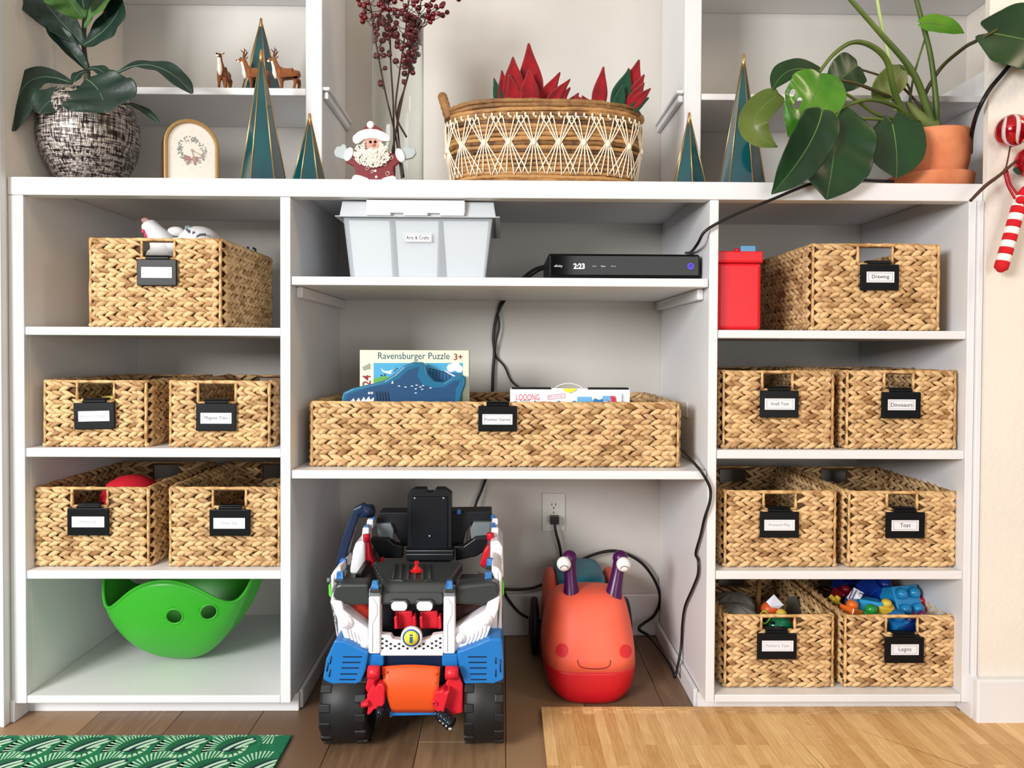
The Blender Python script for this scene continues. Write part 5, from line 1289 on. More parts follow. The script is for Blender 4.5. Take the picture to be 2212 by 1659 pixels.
def foam_nodes():
    m = mat('wood_print_foam', (206, 158, 98), .5, bump=.1, bscale=60); nt = m.node_tree; b = nt.nodes['Principled BSDF']
    tc = nt.nodes.new('ShaderNodeTexCoord'); mp_ = nt.nodes.new('ShaderNodeMapping'); mp_.inputs['Rotation'].default_value = (0, 0, R(90))
    nt.links.new(tc.outputs['Object'], mp_.inputs[0])
    br = nt.nodes.new('ShaderNodeTexBrick'); br.inputs['Scale'].default_value = 1.0; br.inputs['Brick Width'].default_value = .21; br.inputs['Row Height'].default_value = .024
    br.inputs['Mortar Size'].default_value = .0003; br.inputs['Color1'].default_value = rgb((198, 152, 94)); br.inputs['Color2'].default_value = rgb((228, 190, 134)); br.inputs['Mortar'].default_value = rgb((186, 136, 78)); br.offset = .37
    nt.links.new(mp_.outputs[0], br.inputs['Vector'])
    m2 = nt.nodes.new('ShaderNodeMapping'); m2.inputs['Scale'].default_value = (14, 1.2, 14); nt.links.new(tc.outputs['Object'], m2.inputs[0])
    n = nt.nodes.new('ShaderNodeTexNoise'); n.inputs['Scale'].default_value = 14; n.inputs['Detail'].default_value = 6; nt.links.new(m2.outputs[0], n.inputs['Vector'])
    mx = nt.nodes.new('ShaderNodeMixRGB'); mx.blend_type = 'OVERLAY'; mx.inputs[0].default_value = .45
    nt.links.new(br.outputs['Color'], mx.inputs[1]); nt.links.new(n.outputs[0], mx.inputs[2]); nt.links.new(mx.outputs[0], b.inputs['Base Color'])
    return m
M_foam = foam_nodes(); M_edge = mat('foam_cut_edge', (240, 210, 168), .6)
XM0 = G(1172, 1560, .010).x; YM0 = .0482; TZ = .010
root = empty('foam_play_mat', (XM0 + .6, -.2, 0), 'interlocking foam play mat printed like light oak floor', 'play mat')
def teeth(x0, y0, x1, y1, n, d, g_, flip=1):
    """interlocking teeth along a nominal line; g_ > 0 widens (recess), g_ < 0 narrows (tab)"""
    out = []; L = math.hypot(x1 - x0, y1 - y0); ux, uy = (x1 - x0) / L, (y1 - y0) / L; nx_, ny_ = -uy * flip, ux * flip
    for i in range(n):
        a_ = (i + .27) / n * L - g_; b_ = (i + .73) / n * L + g_
        for t_, o_ in ((a_, 0), (a_ - .004, 1), (b_ + .004, 1), (b_, 0)):
            w_ = (d + g_) if o_ else g_
            out.append((x0 + ux * t_ + nx_ * w_, y0 + uy * t_ + ny_ * w_))
    return out
TS = .61; g = .0008; tyb = .022
for ix in range(3):
    for iy in range(3):
        X0 = XM0 + ix * TS; X1 = X0 + TS; Y1 = tyb - iy * TS; Y0 = Y1 - TS
        ga = 0 if ix == 0 else g
        pl = [(X0 + ga, Y0 + g)] + teeth(X0, Y0, X1, Y0, 11, .011, g) + [(X1 - g, Y0 + g)]
        pl += teeth(X1, Y0, X1, Y1, 11, .011, g, 1)           # right edge: recess cut into this tile
        pl = [q for q in pl]
        pl += [(X1 - g, Y1 - g)] + list(reversed(teeth(X0, Y1, X1, Y1, 11, .011, -g))) + [(X0 + ga, Y1 - g)]
        if ix > 0: pl += list(reversed(teeth(X0, Y0, X0, Y1, 11, .011, -g, 1)))
        build('foam_tile', MB().prism([(x, y, TZ) for x, y in pl], (0, 0, -(TZ - .0006))), M_foam, root, bev=.0005, bseg=1)
for ix in range(2):
    X0 = XM0 + ix * TS + (0 if ix == 0 else g); X1 = XM0 + (ix + 1) * TS - g
    if ix == 1: X1 = 1.0825
    tp = [(min(q[0], X1 - .0008 + .0001 * (k_ % 4)), q[1]) for k_, q in enumerate(teeth(XM0 + ix * TS, tyb, XM0 + (ix + 1) * TS, tyb, 11, .011, g)) if k_ < (28 if ix else 44)]
    build('edge_strip', MB().prism([(x, y, TZ) for x, y in [(X0, tyb + g)] + tp + [(X1, tyb + g), (X1, YM0), (X0, YM0)]], (0, 0, -(TZ - .0006))), M_foam, root, bev=.0005, bseg=1)
build('seam_core', MB().box(XM0 + .004, XM0 + 3 * TS - .02, tyb - 3 * TS + .02, -0.034, 0.0005, .0092).box(XM0 + .004, 1.081, -0.035, YM0 - .001, .0005, .0092), M_edge, root)

# ------------------------------------------------------------------ ride-on snail
from mathutils.bvhtree import BVHTree
M_coral = mat('coral_plastic', (242, 100, 74), .5, c2=(246, 108, 82), scale=5, bump=.08, bscale=500); M_sred = mat('deep_red_plastic', (196, 18, 30), .45)
M_purple = mat('purple_plastic', (72, 14, 74), .3); M_seat = mat('teal_seat', (22, 118, 140), .45)
SX = .220
root = empty('ride_on_snail', (SX, .25, 0), 'coral ride-on snail toy with purple eye stalks and a teal seat', 'ride-on toy')
SR = [(0.0005, .074, .084, .30), (.005, .086, .078, .32), (.016, .097, .074, .34), (.028, .107, .071, .35), (.050, .113, .068, .36), (.075, .1165, .068, .36), (.082, .117, .069, .36), (.110, .1165, .074, .36), (.140, .114, .081, .36), (.170, .109, .090, .35), (.200, .102, .102, .33), (.220, .095, .114, .30), (.234, .087, .127, .275), (.243, .076, .142, .25), (.2475, .060, .158, .235), (.2495, .035, .175, .22), (.250, .001, .195, .197)]
def ring(z, hw, f, b, n=56, p=.78):
    out = []
    for j in range(n):
        t = 2 * math.pi * j / n
        c_, s_ = math.cos(t), math.sin(t)
        out.append(Vector((SX + hw * math.copysign(abs(c_) ** p, c_), (f + b) / 2 + (b - f) / 2 * math.copysign(abs(s_) ** p, s_), z)))
    return out
def loft(rs, n=56):
    mb = MB(); k = len(rs)
    mb.add([q for r in rs for q in r], [(i * n + j, i * n + (j + 1) % n, (i + 1) * n + (j + 1) % n, (i + 1) * n + j) for i in range(k - 1) for j in range(n)] + [tuple(reversed(range(n))), tuple((k - 1) * n + j for j in range(n))], 0, True)
    return mb
lo_ = [ring(*q, p=.56) for q in SR if q[0] <= .083]; hi_ = [ring(*q, p=lerp(.56, .72, min(1, (q[0] - .08) / .08))) for q in SR if q[0] >= .081]
build('bumper', loft(lo_), M_sred, root)
hm = loft(hi_); build('head', hm, M_coral, root)
bv = BVHTree.FromPolygons([Vector(q) for q in hm.v], hm.f[:-2])
def onhead(px, py, off=.0014):
    d = ray(px, py).normalized(); h_ = bv.ray_cast(CAMLOC, d)
    return h_[0] - d * off if h_[0] else W(px, py, .1)
for i, (cx_, cy_) in enumerate(((1214, 1405), (1352, 1407))):
    N_ = 20; vs_ = [onhead(cx_, cy_)] + [onhead(cx_ + 13.5 * r_ * math.cos(2 * math.pi * j / N_), cy_ + 15 * r_ * math.sin(2 * math.pi * j / N_)) for r_ in (.5, 1) for j in range(N_)]
    fs = [(0, 1 + j, 1 + (j + 1) % N_) for j in range(N_)] + [(1 + j, 1 + N_ + j, 1 + N_ + (j + 1) % N_, 1 + (j + 1) % N_) for j in range(N_)]
    build('cheek', MB().add(vs_, fs, 0, True), mat('cheek_red', (226, 44, 52), .5), root)
sm_ = [(1248, 1425), (1249, 1432), (1254, 1440), (1268, 1444), (1290, 1445), (1308, 1443), (1317, 1437), (1319, 1426)]
build('smile', MB().tube(smooth_pts([onhead(a_, b_, .0002) for a_, b_ in sm_], 4), .0011, 6), mat('smile_brown', (90, 24, 20), .5), root)
for s_, b_, t_, e_ in ((-1, (1235, 1296), (1230, 1206), (1218, 1218)), (1, (1323, 1296), (1340, 1206), (1347, 1219))):
    B0, T0 = W(b_[0], b_[1], .165), W(t_[0], t_[1], .18)
    pts = [B0.lerp(T0, i / 8) for i in range(9)]
    build('eye_stalk', MB().tube(pts, [.0245, .022, .0195, .018, .0168, .0160, .0158, .0165, .0175], 20).ell(T0 + Vector((0, 0, .001)), .0195, 0, 20, 14), M_purple, root)
    ec = W(e_[0], e_[1], .158)
    eb = build('eyeball', MB().ell(ec, .0182, 0, 28, 18), mat('eye_white', (246, 246, 242), .25), root)
    mb = MB(); mb.tube([ec + Vector((.0095 * math.cos(a_), -math.sqrt(max(0, .0186 ** 2 - (.0095 * math.cos(a_)) ** 2 - (.0075 * math.sin(a_) - .007) ** 2)), .0075 * math.sin(a_) - .007)) for a_ in [math.pi * i / 12 for i in range(13)]], .0009, 6)
    build('closed_lid', mb, mat('smile_brown', (60, 30, 30)), eb)
def ring2(cx_, z, hw, f, b, n=56, p=.6):
    return [Vector((cx_ + hw * math.copysign(abs(math.cos(t)) ** p, math.cos(t)), (f + b) / 2 + (b - f) / 2 * math.copysign(abs(math.sin(t)) ** p, math.sin(t)), z)) for t in [2 * math.pi * j / n for j in range(n)]]
for s_ in (-1, 1):
    mb = MB(); cx_ = SX + s_ * .084
    mb.ell((cx_, .36, .130), (.023, .115, .112), 0, 24, 24, p=.75)
    build('shell_side', mb, M_coral, root)
    wl = MB(); Mr = Matrix.Rotation(R(90), 3, 'Y')
    wl.lathe([(.0001, -.012), (.05, -.012), (.073, -.009), (.077, -.004), (.077, .004), (.073, .009), (.05, .012), (.0001, .012)], (SX + s_ * .128, .385, .0785), 40, M=Mr)
    wo = build('wheel', wl, mat('snail_tyre', (22, 20, 30), .5), root)
    build('hub', MB().lathe([(.0001, s_ * .0125), (.03, s_ * .0125), (.026, s_ * .016), (.0001, s_ * .017)], (SX + s_ * .128, .385, .0785), 24, M=Mr), M_purple, wo)
    build('axle', MB().lathe([(.009, -.02), (.009, .02)], (SX + s_ * .115, .385, .0785), 12, M=Mr), M_black, root)
build('rear_body', loft([ring2(SX, z, hw, f, b) for z, hw, f, b in ((.012, .09, .22, .46), (.03, .112, .20, .475), (.08, .114, .20, .48), (.12, .100, .22, .48), (.2, .085, .26, .48), (.21, .07, .27, .47))]), M_sred, root)
build('seat', loft([ring2(SX - .005, z, hw, f, b, p=.4) for z, hw, f, b in ((.15, .063, .25, .475), (.225, .066, .255, .478), (.238, .065, .26, .476), (.244, .060, .27, .468), (.246, .045, .30, .45))]), M_seat, root)

# ------------------------------------------------------------------ toy truck
K_w = mat('truck_white', (238, 236, 240), .35); K_g = mat('truck_grey', (52, 56, 56), .38); K_b = mat('truck_blue', (30, 116, 190), .32)
K_n = mat('truck_navy', (14, 34, 66), .4); K_r = mat('truck_red', (214, 30, 48), .4); K_k = mat('truck_black', (16, 19, 24), .42); K_o = mat('truck_orange', (226, 84, 30), .4)
K_t = mat('tyre_black', (20, 21, 23), .5); K_l = mat('lamp_blue', (80, 150, 214), .12, c2=(40, 96, 170), scale=80, coat=.6, alpha=.92); K_s = mat('panel_silver', (122, 130, 134), .4); K_c = mat('claw_chrome', (30, 36, 44), .18, metal=.5)
TX = W(893, 1500, -.08).x
root = empty('rescue_truck', (TX, .05, 0), 'chunky toy monster truck with blue fenders, orange ramp and black rear tower', 'toy truck')
def tp(name, poly, y, t, m, bev=.002, parent=None, **k):
    return build(name, MB().pxp(poly, y, t), m, parent or root, bev=bev, **k)
def cyl(mb, a, b, r, n=20, m=0): return mb.tube([a, b], r, n, m)
# wheels with lugs
def wheel(x0, x1, yc2, r, outer):
    cxx = (x0 + x1) / 2; w_ = abs(x1 - x0); Mr = Matrix.Rotation(R(90), 3, 'Y')
    h = w_ / 2
    o = build('wheel', MB().lathe([(.0001, -h + .008), (r * .55, -h + .008), (r * .62, -h), (r * .88, -h), (r * .97, -h + .008), (r * .985, 0), (r * .97, h - .008), (r * .88, h), (r * .62, h), (r * .55, h - .008), (.0001, h - .008)], (cxx, yc2, r), 48, M=Mr), K_t, root)
    for i in range(14):
        a_ = 2 * math.pi * i / 14
        for s_ in (-1, 1):
            aa = a_ + (math.pi / 14 if s_ > 0 else 0)
            mb = MB(); Mx = Matrix.Translation(Vector((cxx + s_ * h * .74, yc2, r))) @ Matrix.Rotation(aa, 4, 'X')
            mb.box(-h * .26, h * .28, -.010, .010, r * .93, r * .998, 0, Mx, taper=-.2)
            build('tread_lug', mb, K_t, o, bev=.002)
    build('hub', MB().lathe([(.0001, outer * (h - .002)), (r * .4, outer * (h - .002)), (r * .45, outer * (h - .008))], (cxx, yc2, r), 24, M=Mr), K_g, o)
xl0, xl1 = W(697, 1545, -.12).x, W(797, 1545, -.12).x; xr0, xr1 = W(1003, 1545, -.12).x, W(1089, 1545, -.12).x
wheel(xl0, xl1, -.075, .088, -1); wheel(xr0, xr1, -.075, .088, 1)
wheel(xl0 + .004, xl0 + .085, .26, .086, -1); wheel(xr1 - .085, xr1 - .004, .26, .086, 1)
# chassis
build('chassis', MB().box(xl1 + .006, xr0 - .006, -.085, .31, .060, .150).box(xl0 + .03, xr1 - .03, .03, .14, .09, .19), K_n, root, bev=.004)
for z_ in (-.075, .26): build('axle', MB().tube([(xl0 + .02, z_, .088), (xr1 - .02, z_, .088)], .008, 12), K_k, root)
# fenders
FL = [(723, 1383), (704, 1425), (697, 1469), (718, 1480), (777, 1480), (791, 1446), (796, 1409), (775, 1400), (748, 1386)]
FR = [(1030, 1392), (1057, 1380), (1084, 1380), (1088, 1425), (1088, 1469), (1068, 1479), (1004, 1479), (992, 1446), (986, 1408)]
YF = -.135
for P_, sd in ((FL, -1), (FR, 1)):
    fo = build('fender', MB().pxp(P_, YF, .13), K_b, root, bev=.004, bseg=2)
    for i, py in enumerate((1419, 1431, 1443, 1456, 1468)):
        if sd < 0: a_, b_ = 741 - i * 2, 782 - i * 3.5
        else: a_, b_ = 1011 + i * 1.5, 1051
        q0, q1 = W(a_, py + 1.3, YF - .0004), W(b_, py - 1.3, YF - .0004)
        build('vent_slot', MB().box(q0.x, q1.x, YF - .0006, YF + .002, q0.z, q1.z), K_n, fo)
    for a_, b_ in (((709, 1432, 1450), (716, 1418, 1434), (714, 1446, 1462)) if sd < 0 else ((1071, 1420, 1434), (1071, 1446, 1462), (1081, 1424, 1452))) and [((q[0], q[1]), (q[0] - (3 if sd < 0 else 0), q[2])) for q in (((709, 1432, 1450), (716, 1418, 1434), (714, 1446, 1462)) if sd < 0 else ((1071, 1420, 1434), (1071, 1446, 1462), (1081, 1424, 1452)))]:
        build('vent_slot', MB().tube([W(a_[0], a_[1], YF - .0003), W(b_[0], b_[1], YF - .0003)], .0014, 6), K_n, fo)
yB = -.125
for a_, b_ in ((792, 829), (954, 990)):
    build('bracket', MB().box(W(a_, 1440, yB).x, W(b_, 1440, yB).x, yB, yB + .05, W(a_, 1441, yB).z, W(a_, 1412, yB).z), K_b, root, bev=.005, bseg=3)
build('lower_body', MB().box(W(828, 1440, yB).x, W(956, 1440, yB).x, yB + .014, .02, W(850, 1500, yB).z, W(850, 1410, yB).z), K_n, root, bev=.003)
rows = []
for i in range(11):
    v = i / 10; py = lerp(1440, 1538, v); y = -.134 - .022 * math.sin(v * math.pi * .8) + .008 * v
    x0 = lerp(825, 847, v ** 1.6); x1 = lerp(951, 944, v)
    rows.append([W(lerp(x0, x1, j / 10), py - 4 * math.sin(math.pi * j / 10) * (1 - v), y) for j in range(11)])
ro = build('ramp', MB().grid(rows), K_o, root, solid=.004)
for py in (1456, 1475, 1492): build('rivet', MB().ell(W(941, py, -.150), .0028, 0, 8, 6), K_o, ro)
for py in (1452, 1468): build('rivet', MB().ell(W(834, py, -.146), .0028, 0, 8, 6), K_o, ro)
build('tow_bar', MB().pxp([(841, 1537), (946, 1535), (946, 1545), (850, 1547), (841, 1552)], -.14, .018), K_b, root, bev=.002)
# red arms and tools
ya = -.150
la = MB(); la.tube([W(795, 1452, ya), W(820, 1452, ya)], .0135, 18)
build('arm_joint', la, K_r, root)
tp('arm', [(795, 1460), (818, 1462), (812, 1482), (806, 1530), (792, 1545), (786, 1500)], ya + .012, .02, K_r, bev=.003)
tp('gripper', [(800, 1488), (806, 1478), (812, 1486), (816, 1478), (826, 1477), (831, 1486), (830, 1520), (824, 1530), (808, 1533), (798, 1545), (792, 1545), (795, 1528), (782, 1526), (781, 1518), (793, 1512), (792, 1502)], ya - .012, .026, K_r, bev=.0035, bseg=3)
build('gripper_pin', MB().tube([W(781, 1523, ya - .016), W(797, 1519, ya - .016)], .0058, 14), K_r, root)
la = MB(); la.tube([W(962, 1453, ya), W(990, 1453, ya)], .0135, 18)
build('arm_joint', la, K_r, root)
tp('arm', [(972, 1458), (988, 1456), (1000, 1480), (1000, 1540), (980, 1545), (955, 1525), (948, 1500), (962, 1478)], ya + .012, .022, K_r, bev=.003)
tp('gripper', [(938, 1498), (944, 1492), (952, 1494), (958, 1488), (962, 1496), (972, 1492), (968, 1506), (962, 1526), (958, 1543), (950, 1541), (938, 1534), (933, 1524), (936, 1510)], ya - .014, .028, K_r, bev=.0035, bseg=3)
q = W(939, 1520, ya - .017); build('gripper_pin', MB().tube([q + Vector((.0042 * math.cos(t * math.pi / 8), 0, .0042 * math.sin(t * math.pi / 8))) for t in range(17)], .0014, 6, cap=False), K_r, root)
dr = MB(); D0, D1 = W(948, 1540, ya - .004), W(978, 1567, ya - .022)
dr.tube([D0.lerp(D1, i / 12) for i in range(13)], [.0145 if i % 3 else .0118 for i in range(12)] + [.008], 16)
build('drill', dr, K_c, root)
for i in range(4): build('drill_stud', MB().ell(D0.lerp(D1, .25 + i * .22) + Vector((-.002, -.0125, -.003)), (.0045, .003, .003), 0, 8, 6), mat('bright_chrome', (220, 226, 232), .15, metal=.8), root)
build('claw', MB().tube([W(822, 1528, ya - .006), W(820, 1542, ya - .014), W(815, 1556, ya - .018)], [.010, .009, .003], 12), K_c, root)
# grille and nose
yG = -.120
tp('headlight_panel', [(716, 1296), (738, 1300), (742, 1318), (760, 1333), (795, 1359), (796, 1409), (770, 1401), (746, 1387), (733, 1350), (720, 1318)], yG + .004, .05, K_w, bev=.003)
tp('headlight_panel', [(1080, 1289), (1053, 1302), (1049, 1318), (1030, 1330), (983, 1358), (983, 1409), (1016, 1400), (1048, 1387), (1062, 1350), (1076, 1318)], yG + .004, .05, K_w, bev=.003)
for sx_, lst in ((-1, ((748, 1344, 15), (790, 1390, 12))), (1, ((1052, 1339, 13), (994, 1379, 12)))):
    for a_, b_, r_ in lst:
        c = W(a_, b_, yG + .002); r_ = r_ * 1.57 / FPX
        build('headlamp', MB().ell(c, (r_, .009, r_), 0, 20, 12).ell(c + Vector((0, -.006, 0)), (r_ * .6, .006, r_ * .6), 0, 16, 10), K_w, root)
for i in range(5):
    a_ = 748 + i * 8; build('cheek_rib', MB().tube(smooth_pts([W(a_, 1352 + i * 6, yG + .003), W(a_ + 2, 1365 + i * 5, yG + .002), W(a_ + 7, 1380 + i * 3.5, yG + .003)], 3), .0014, 6), K_w, root)
    a_ = 1050 - i * 9; build('cheek_rib', MB().tube(smooth_pts([W(a_, 1350 + i * 6, yG + .003), W(a_ - 2, 1363 + i * 5, yG + .002), W(a_ - 8, 1380 + i * 3.5, yG + .003)], 3), .0014, 6), K_w, root)
for a_, b_ in ((795, 821), (957, 983)):
    po = tp('pillar', [(a_ + 1, 1289), (b_, 1289), (b_, 1413), (a_, 1413)], yG - .010, .034, K_w, bev=.004, bseg=3)
    build('groove', MB().tube([W(lerp(a_, b_, .42), 1292, yG - .0102), W(lerp(a_, b_, .75), 1306, yG - .0102), W(lerp(a_, b_, .75), 1328, yG - .0102), W(lerp(a_, b_, .38), 1348, yG - .0102), W(lerp(a_, b_, .38), 1408, yG - .0102)], .0007, 5), mat('groove_grey', (170, 168, 176), .5), po)
    tp('pillar_cap', [(a_ + 2, 1272), (b_ - 1, 1272), (b_, 1289), (a_ + 1, 1289)], yG - .008, .03, K_s, bev=.002)
gr = tp('grille', [(821, 1371), (844, 1373), (848, 1381), (870, 1384), (910, 1384), (930, 1379), (934, 1373), (957, 1370), (957, 1409), (821, 1409)], yG - .003, .02, K_w, bev=.002)
for (a_, b_) in ((826, 1380), (835, 1385), (826, 1390), (844, 1391), (835, 1395), (826, 1400), (853, 1396), (844, 1401), (862, 1391), (871, 1396), (862, 1401), (880, 1401), (951, 1379), (942, 1385), (951, 1389), (933, 1390), (942, 1395), (951, 1399), (924, 1396), (933, 1400), (915, 1391), (906, 1396), (915, 1401), (897, 1401)):
    build('grille_hole', MB().ell(W(a_, b_, yG - .0034), (.0029, .0012, .0024), 0, 12, 6), K_k, gr)
tp('lower_lip', [(821, 1409), (957, 1409), (957, 1417), (822, 1417)], yG - .008, .028, K_w, bev=.002)
em = W(889, 1376, yG - .012); Mx = Matrix.Rotation(R(90), 3, 'X')
eo = build('emblem', MB().lathe([(.0001, .005), (.0205, .005), (.0225, .003), (.0225, -.006)], em, 40, M=Mx), K_w, root)
build('emblem_ring', MB().lathe([(.0001, .0056), (.0185, .0056), (.0185, .004)], em, 40, M=Mx), mat('emblem_blue', (38, 96, 150), .4), eo)
build('emblem_disc', MB().lathe([(.0001, .0062), (.0150, .0062), (.0150, .004)], em, 40, M=Mx), mat('emblem_yellow', (244, 226, 60), .4), eo)
yq_ = em.y - .0066
gl = MB(); gl.box(em.x - .0034, em.x + .0034, yq_, yq_ + .0004, em.z - .0105, em.z + .003).box(em.x - .0034, em.x + .0034, yq_, yq_ + .0004, em.z + .0045, em.z + .008)
build('emblem_letter', gl, mat('emblem_blue', (38, 96, 150)), eo, kind='stuff')
build('cockpit', MB().box(W(822, 1350, yG).x, W(957, 1350, yG).x, yG + .065, yG + .075, W(850, 1400, yG).z, W(850, 1290, yG).z).box(W(722, 1350, yG).x, W(1068, 1350, yG).x, yG + .07, .06, W(850, 1400, yG).z, .30), K_k, root)
tp('side_window', [(742, 1300), (796, 1305), (796, 1358), (770, 1342), (745, 1318)], yG + .045, .006, mat('orange_window', (170, 40, 16), .2, c2=(110, 14, 10), scale=30), bev=0)
tp('side_window', [(984, 1308), (1052, 1300), (1045, 1320), (984, 1358)], yG + .045, .006, mat('dark_red_window', (50, 10, 10), .2), bev=0)
for a_ in (852, 907):
    st_ = MB().pxp([(a_, 1322), (a_ + 38, 1320), (a_ + 42, 1352), (a_ + 40, 1359), (a_ + 2, 1359)], yG + .04, .01)
    so = build('seat', st_, K_r, root, bev=.003)
    for u in (a_ - 1, a_ + 39): build('armrest', MB().pxp([(u, 1334), (u + 6, 1330), (u + 8, 1358), (u + 1, 1360)], yG + .018, .024), K_r, so, bev=.002)
# roof
yR0, yR1 = -.10, .055; zR = .352
def roofblock(name, x0a, x1a, x0b, x1b, z, yf, yb, drop, m, skirt=.02):
    """tapered block: front edge a, back edge b, visor dropping in front"""
    A0, A1, B0, B1 = W(x0a, 1260, yf).x, W(x1a, 1260, yf).x, W(x0b, 1220, yb).x, W(x1b, 1220, yb).x
    v = [(A0, yf, z), (A1, yf, z), (B1, yb, z + .002), (B0, yb, z + .002), (A0, yf - skirt, z - drop), (A1, yf - skirt, z - drop), (B1, yb, z - drop), (B0, yb, z - drop)]
    return build(name, MB().add(v, [(0, 1, 2, 3), (4, 7, 6, 5), (0, 4, 5, 1), (1, 5, 6, 2), (2, 6, 7, 3), (3, 7, 4, 0)]), m, root, bev=.006, bseg=3)
rf = roofblock('roof', 828, 966, 806, 1000, zR, yR0, yR1, .022, K_g, .012)
roofblock('visor', 822, 958, 825, 960, zR - .016, yR0 - .012, yR0 + .02, .026, K_g, .008)
for i in range(6):
    xa2, xb2 = 848 + i * 16, 856 + i * 14.5
    build('roof_rib', MB().tube([Vector((W(xa2, 1250, -.08).x, -.08, zR + .001)), Vector((W(xb2, 1225, .02).x, .02, zR + .003))], .0032, 8), K_g, rf)
build('roof_rib', MB().tube([Vector((W(x_, 1255, y_).x, y_, zR + .001)) for x_, y_ in ((838, -.075), (843, -.09), (865, -.088), (872, -.094))], .0028, 8).tube([Vector((W(x_, 1255, y_).x, y_, zR + .001)) for x_, y_ in ((918, -.094), (922, -.088), (935, -.088))], .0028, 8), K_g, rf, kind='stuff')
for i in range(6):
    q = Vector((W(807 + i * 4, 1240, 0.03 - i * .022).x, .03 - i * .022, zR)); build('roof_lug', MB().ell(q, (.0035, .006, .0035), 0, 8, 6), K_g, rf)
roofblock('cab_shoulder', 735, 797, 745, 806, .325, -.085, .05, .02, K_g, .015)
roofblock('cab_shoulder', 981, 1062, 996, 1055, .325, -.085, .05, .02, K_g, .015)
tp('side_visor', [(735, 1262), (795, 1262), (797, 1307), (760, 1308), (724, 1297), (719, 1288), (724, 1266)], -.112, .05, K_g, bev=.007, bseg=2)
tp('side_visor', [(983, 1266), (1060, 1258), (1076, 1262), (1079, 1286), (1060, 1300), (1040, 1309), (983, 1307)], -.112, .05, K_g, bev=.007, bseg=2)
for a_ in (862, 917):
    tp('roof_plate', [(a_ - 17, 1306), (a_ - 12, 1301), (a_ + 12, 1301), (a_ + 17, 1306), (a_ + 17, 1315), (a_ + 12, 1320), (a_ - 12, 1320), (a_ - 17, 1315)], -.134, .008, K_w, bev=.0015)
    tp('plate_bracket', [(a_ - 20, 1300), (a_ - 14, 1296), (a_ + 14, 1296), (a_ + 20, 1300), (a_ + 20, 1312), (a_ - 20, 1312)], -.126, .01, K_g, bev=.002)
# side panels
tp('side_panel', [(714, 1245), (720, 1234), (735, 1223), (738, 1240), (727, 1262), (718, 1300), (742, 1345), (746, 1388), (728, 1384), (721, 1340), (716, 1290)], -.075, .12, K_w, bev=.004)
tp('side_panel', [(1062, 1222), (1078, 1228), (1084, 1240), (1084, 1300), (1084, 1370), (1076, 1380), (1056, 1380), (1062, 1340), (1078, 1295), (1074, 1262), (1062, 1240)], -.075, .12, K_w, bev=.004)
tp('rear_side_panel', [(756, 1228), (762, 1190), (768, 1172), (788, 1167), (788, 1240), (756, 1240)], .10, .10, K_w, bev=.005)
tp('rear_side_panel', [(1059, 1170), (1078, 1168), (1086, 1182), (1088, 1250), (1059, 1250)], .07, .14, K_w, bev=.005)
for a_, b_, c_, d_, y_, y2 in ((780, 1140, 797, 1172, .12, .04), (1059, 1140, 1077, 1172, .12, .04), (790, 1122, 806, 1142, .17, .04), (1061, 1120, 1076, 1142, .17, .04)):
    tp('post', [(a_ + 3, b_), (c_, b_), (c_, d_), (a_, d_)], y_, y2, K_w, bev=.003)
for a_, b_, y_ in ((792, 1162, .105), (1059, 1159, .105)):
    c = W(a_, b_, y_); build('red_cap', MB().lathe([(.0001, .009), (.0085, .009), (.0092, .006), (.0085, -.009), (.0001, -.009)], c, 14), K_r, root)
for a_, b_, y_ in ((742, 1214, -.02), (735, 1241, -.075), (811, 1262, -.128), (971, 1262, -.128), (1058, 1213, -.02), (1055, 1242, -.075), (805, 1118, .18), (793, 1138, .13), (1065, 1116, .18), (1066, 1134, .13), (991, 1105, .20)):
    c = W(a_, b_, y_); s_ = .0082 if b_ > 1200 else .0058
    lo2 = build('marker_lamp', MB().box(c.x - s_, c.x + s_, c.y - s_, c.y + s_, c.z - s_ * 1.05, c.z + s_ * .95, taper=-.2), K_l, root, bev=.002)
    if b_ > 1200: build('lamp_base', MB().box(c.x - s_ * 1.3, c.x + s_ * 1.3, c.y - s_, c.y + s_ * 1.4, c.z - s_ * 2.0, c.z - s_ * 1.06), K_g, root, bev=.002)
c = W(900, 1232, -.03); c.z = zR + .003
build('siren', MB().lathe([(.015, 0), (.0155, .003), (.009, .006), (.0075, .010), (.005, .011), (.0045, .019), (.0055, .020), (.005, .0235), (.0001, .024)], c, 8, sm=False), mat('siren_red', (206, 24, 30), .12, coat=.6), root)
tp('red_brace', [(787, 1176), (797, 1172), (800, 1200), (808, 1218), (797, 1232), (785, 1232)], .11, .03, K_r, bev=.003)
tp('red_brace', [(1057, 1174), (1045, 1192), (1036, 1220), (1044, 1228), (1052, 1224), (1058, 1190)], .11, .03, K_r, bev=.003)
tp('red_brace', [(822, 1207), (827, 1207), (827, 1222), (822, 1222)], .12, .02, K_r, bev=.001)
for poly in ([(709, 1264), (713, 1262), (718, 1290), (716, 1295), (710, 1286)], [(1084, 1260), (1089, 1263), (1089, 1284), (1085, 1290)]):
    tp('green_button', poly, -.06, .03, mat('truck_lime', (100, 214, 70), .4), bev=.002)
build('side_bolt', MB().tube([W(713, 1253, -.03), W(707, 1253, -.03)], .005, 10), K_s, root)
# crane arm
tp('crane_arm', [(722, 1222), (742, 1222), (757, 1170), (775, 1112), (788, 1100), (782, 1090), (762, 1100), (742, 1150)], .0, .035, K_n, bev=.004)
build('arm_hinge', MB().tube([W(779, 1104, .0), W(803, 1104, .02)], .0155, 22).tube([W(778, 1104, -.002), W(804, 1104, .022)], .006, 12), K_n, root)
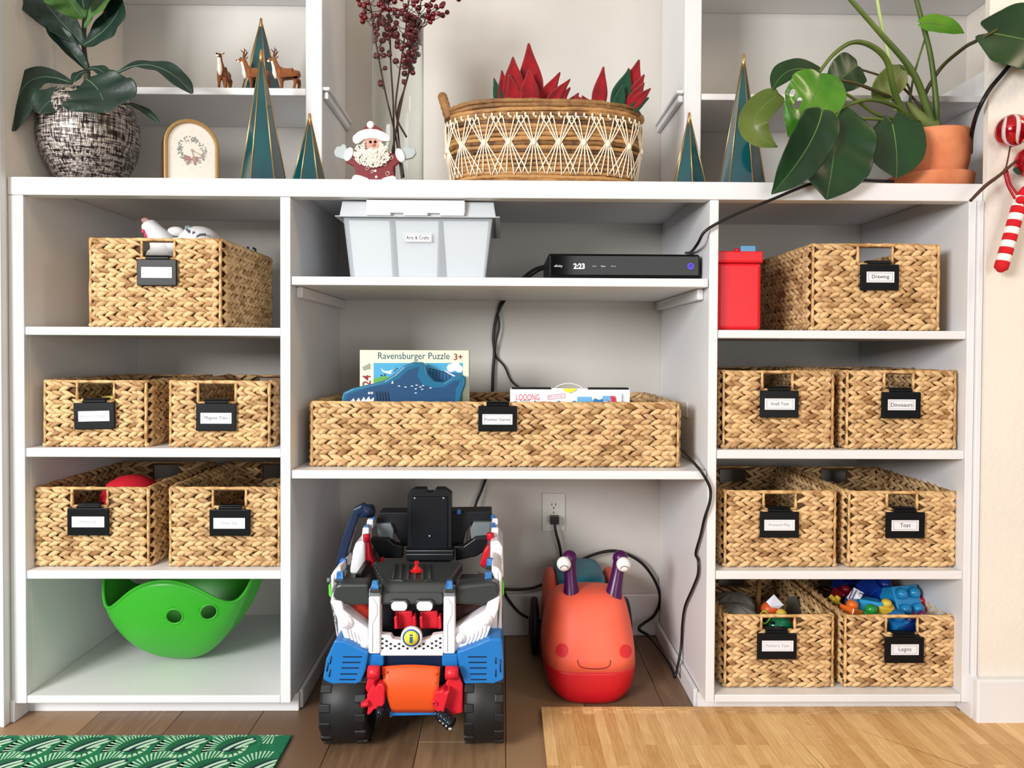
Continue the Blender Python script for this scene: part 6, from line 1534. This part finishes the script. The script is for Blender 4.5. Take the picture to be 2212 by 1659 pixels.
# rear deck and tower
tp('rear_deck', [(819, 1107), (878, 1107), (1062, 1104), (1062, 1126), (1020, 1130), (1006, 1148), (1000, 1180), (870, 1180), (852, 1150), (846, 1132), (812, 1130)], .215, .06, K_k, bev=.003)
for i in range(14):
    a_ = 822 + i * 17.5
    if 875 < a_ < 978: continue
    tp('deck_tooth', [(a_, 1103), (a_ + 6, 1103), (a_ + 6, 1109), (a_, 1109)], .27, .008, K_k, bev=.001)
tp('grey_bin', [(812, 1131), (844, 1131), (850, 1146), (848, 1171), (840, 1171), (838, 1163), (818, 1163)], .20, .02, K_s, bev=.002)
tp('grey_bin', [(1059, 1128), (1023, 1128), (1016, 1144), (1018, 1170), (1026, 1168), (1030, 1161), (1056, 1158)], .20, .02, K_s, bev=.002)
tp('deck_wing', [(797, 1165), (838, 1165), (852, 1176), (870, 1180), (870, 1206), (822, 1206)], .175, .03, K_k, bev=.003)
tp('deck_wing', [(1057, 1160), (1026, 1163), (1002, 1180), (984, 1180), (984, 1212), (1030, 1202), (1048, 1190)], .175, .03, K_k, bev=.003)
c = W(1032, 1117, .24); build('red_hatch', MB().lathe([(.0001, .004), (.020, .003), (.023, 0), (.023, -.004)], c, 28), mat('siren_red', (206, 24, 30)), root)
tw = tp('tower', [(880, 1067), (885, 1062), (895, 1056), (920, 1056), (922, 1064), (936, 1064), (942, 1056), (960, 1056), (969, 1062), (975, 1067), (975, 1190), (980, 1192), (880, 1192)], .165, .035, K_k, bev=.004, bseg=3)
tp('tower_plate', [(889, 1073), (967, 1073), (967, 1186), (889, 1186)], .160, .008, mat('tower_navy', (10, 16, 24), .35), bev=.003)
for a_, b_ in ((896, 1076), (958, 1076), (928, 1158), (898, 1186), (959, 1186)):
    build('screw', MB().ell(W(a_, b_, .158), (.0028, .002, .0028), 0, 10, 6), mat('bright_chrome', (220, 226, 232), .15, metal=.8), tw)
tp('tower_foot', [(875, 1188), (981, 1188), (980, 1212), (878, 1212)], .14, .04, K_k, bev=.003)
build('foot_line', MB().tube([W(877, 1190, .1395), W(979, 1190, .1395)], .0010, 5).tube([W(877, 1198, .1395), W(978, 1198, .1395)], .0010, 5), K_s, root, kind='stuff')
build('cargo_floor', MB().box(xl0 + .05, xr1 - .05, .02, .33, .19, .22), K_k, root, bev=.003)
build('tower_stand', MB().box(W(885, 1200, .19).x, W(972, 1200, .19).x, .17, .24, .215, .36), K_k, root, bev=.003)
build('side_frame', MB().box(xl0 + .045, xl0 + .06, .0, .28, .18, .34).box(xr1 - .035, xr1 - .02, .0, .28, .18, .34), K_k, root, bev=.003, kind='stuff')
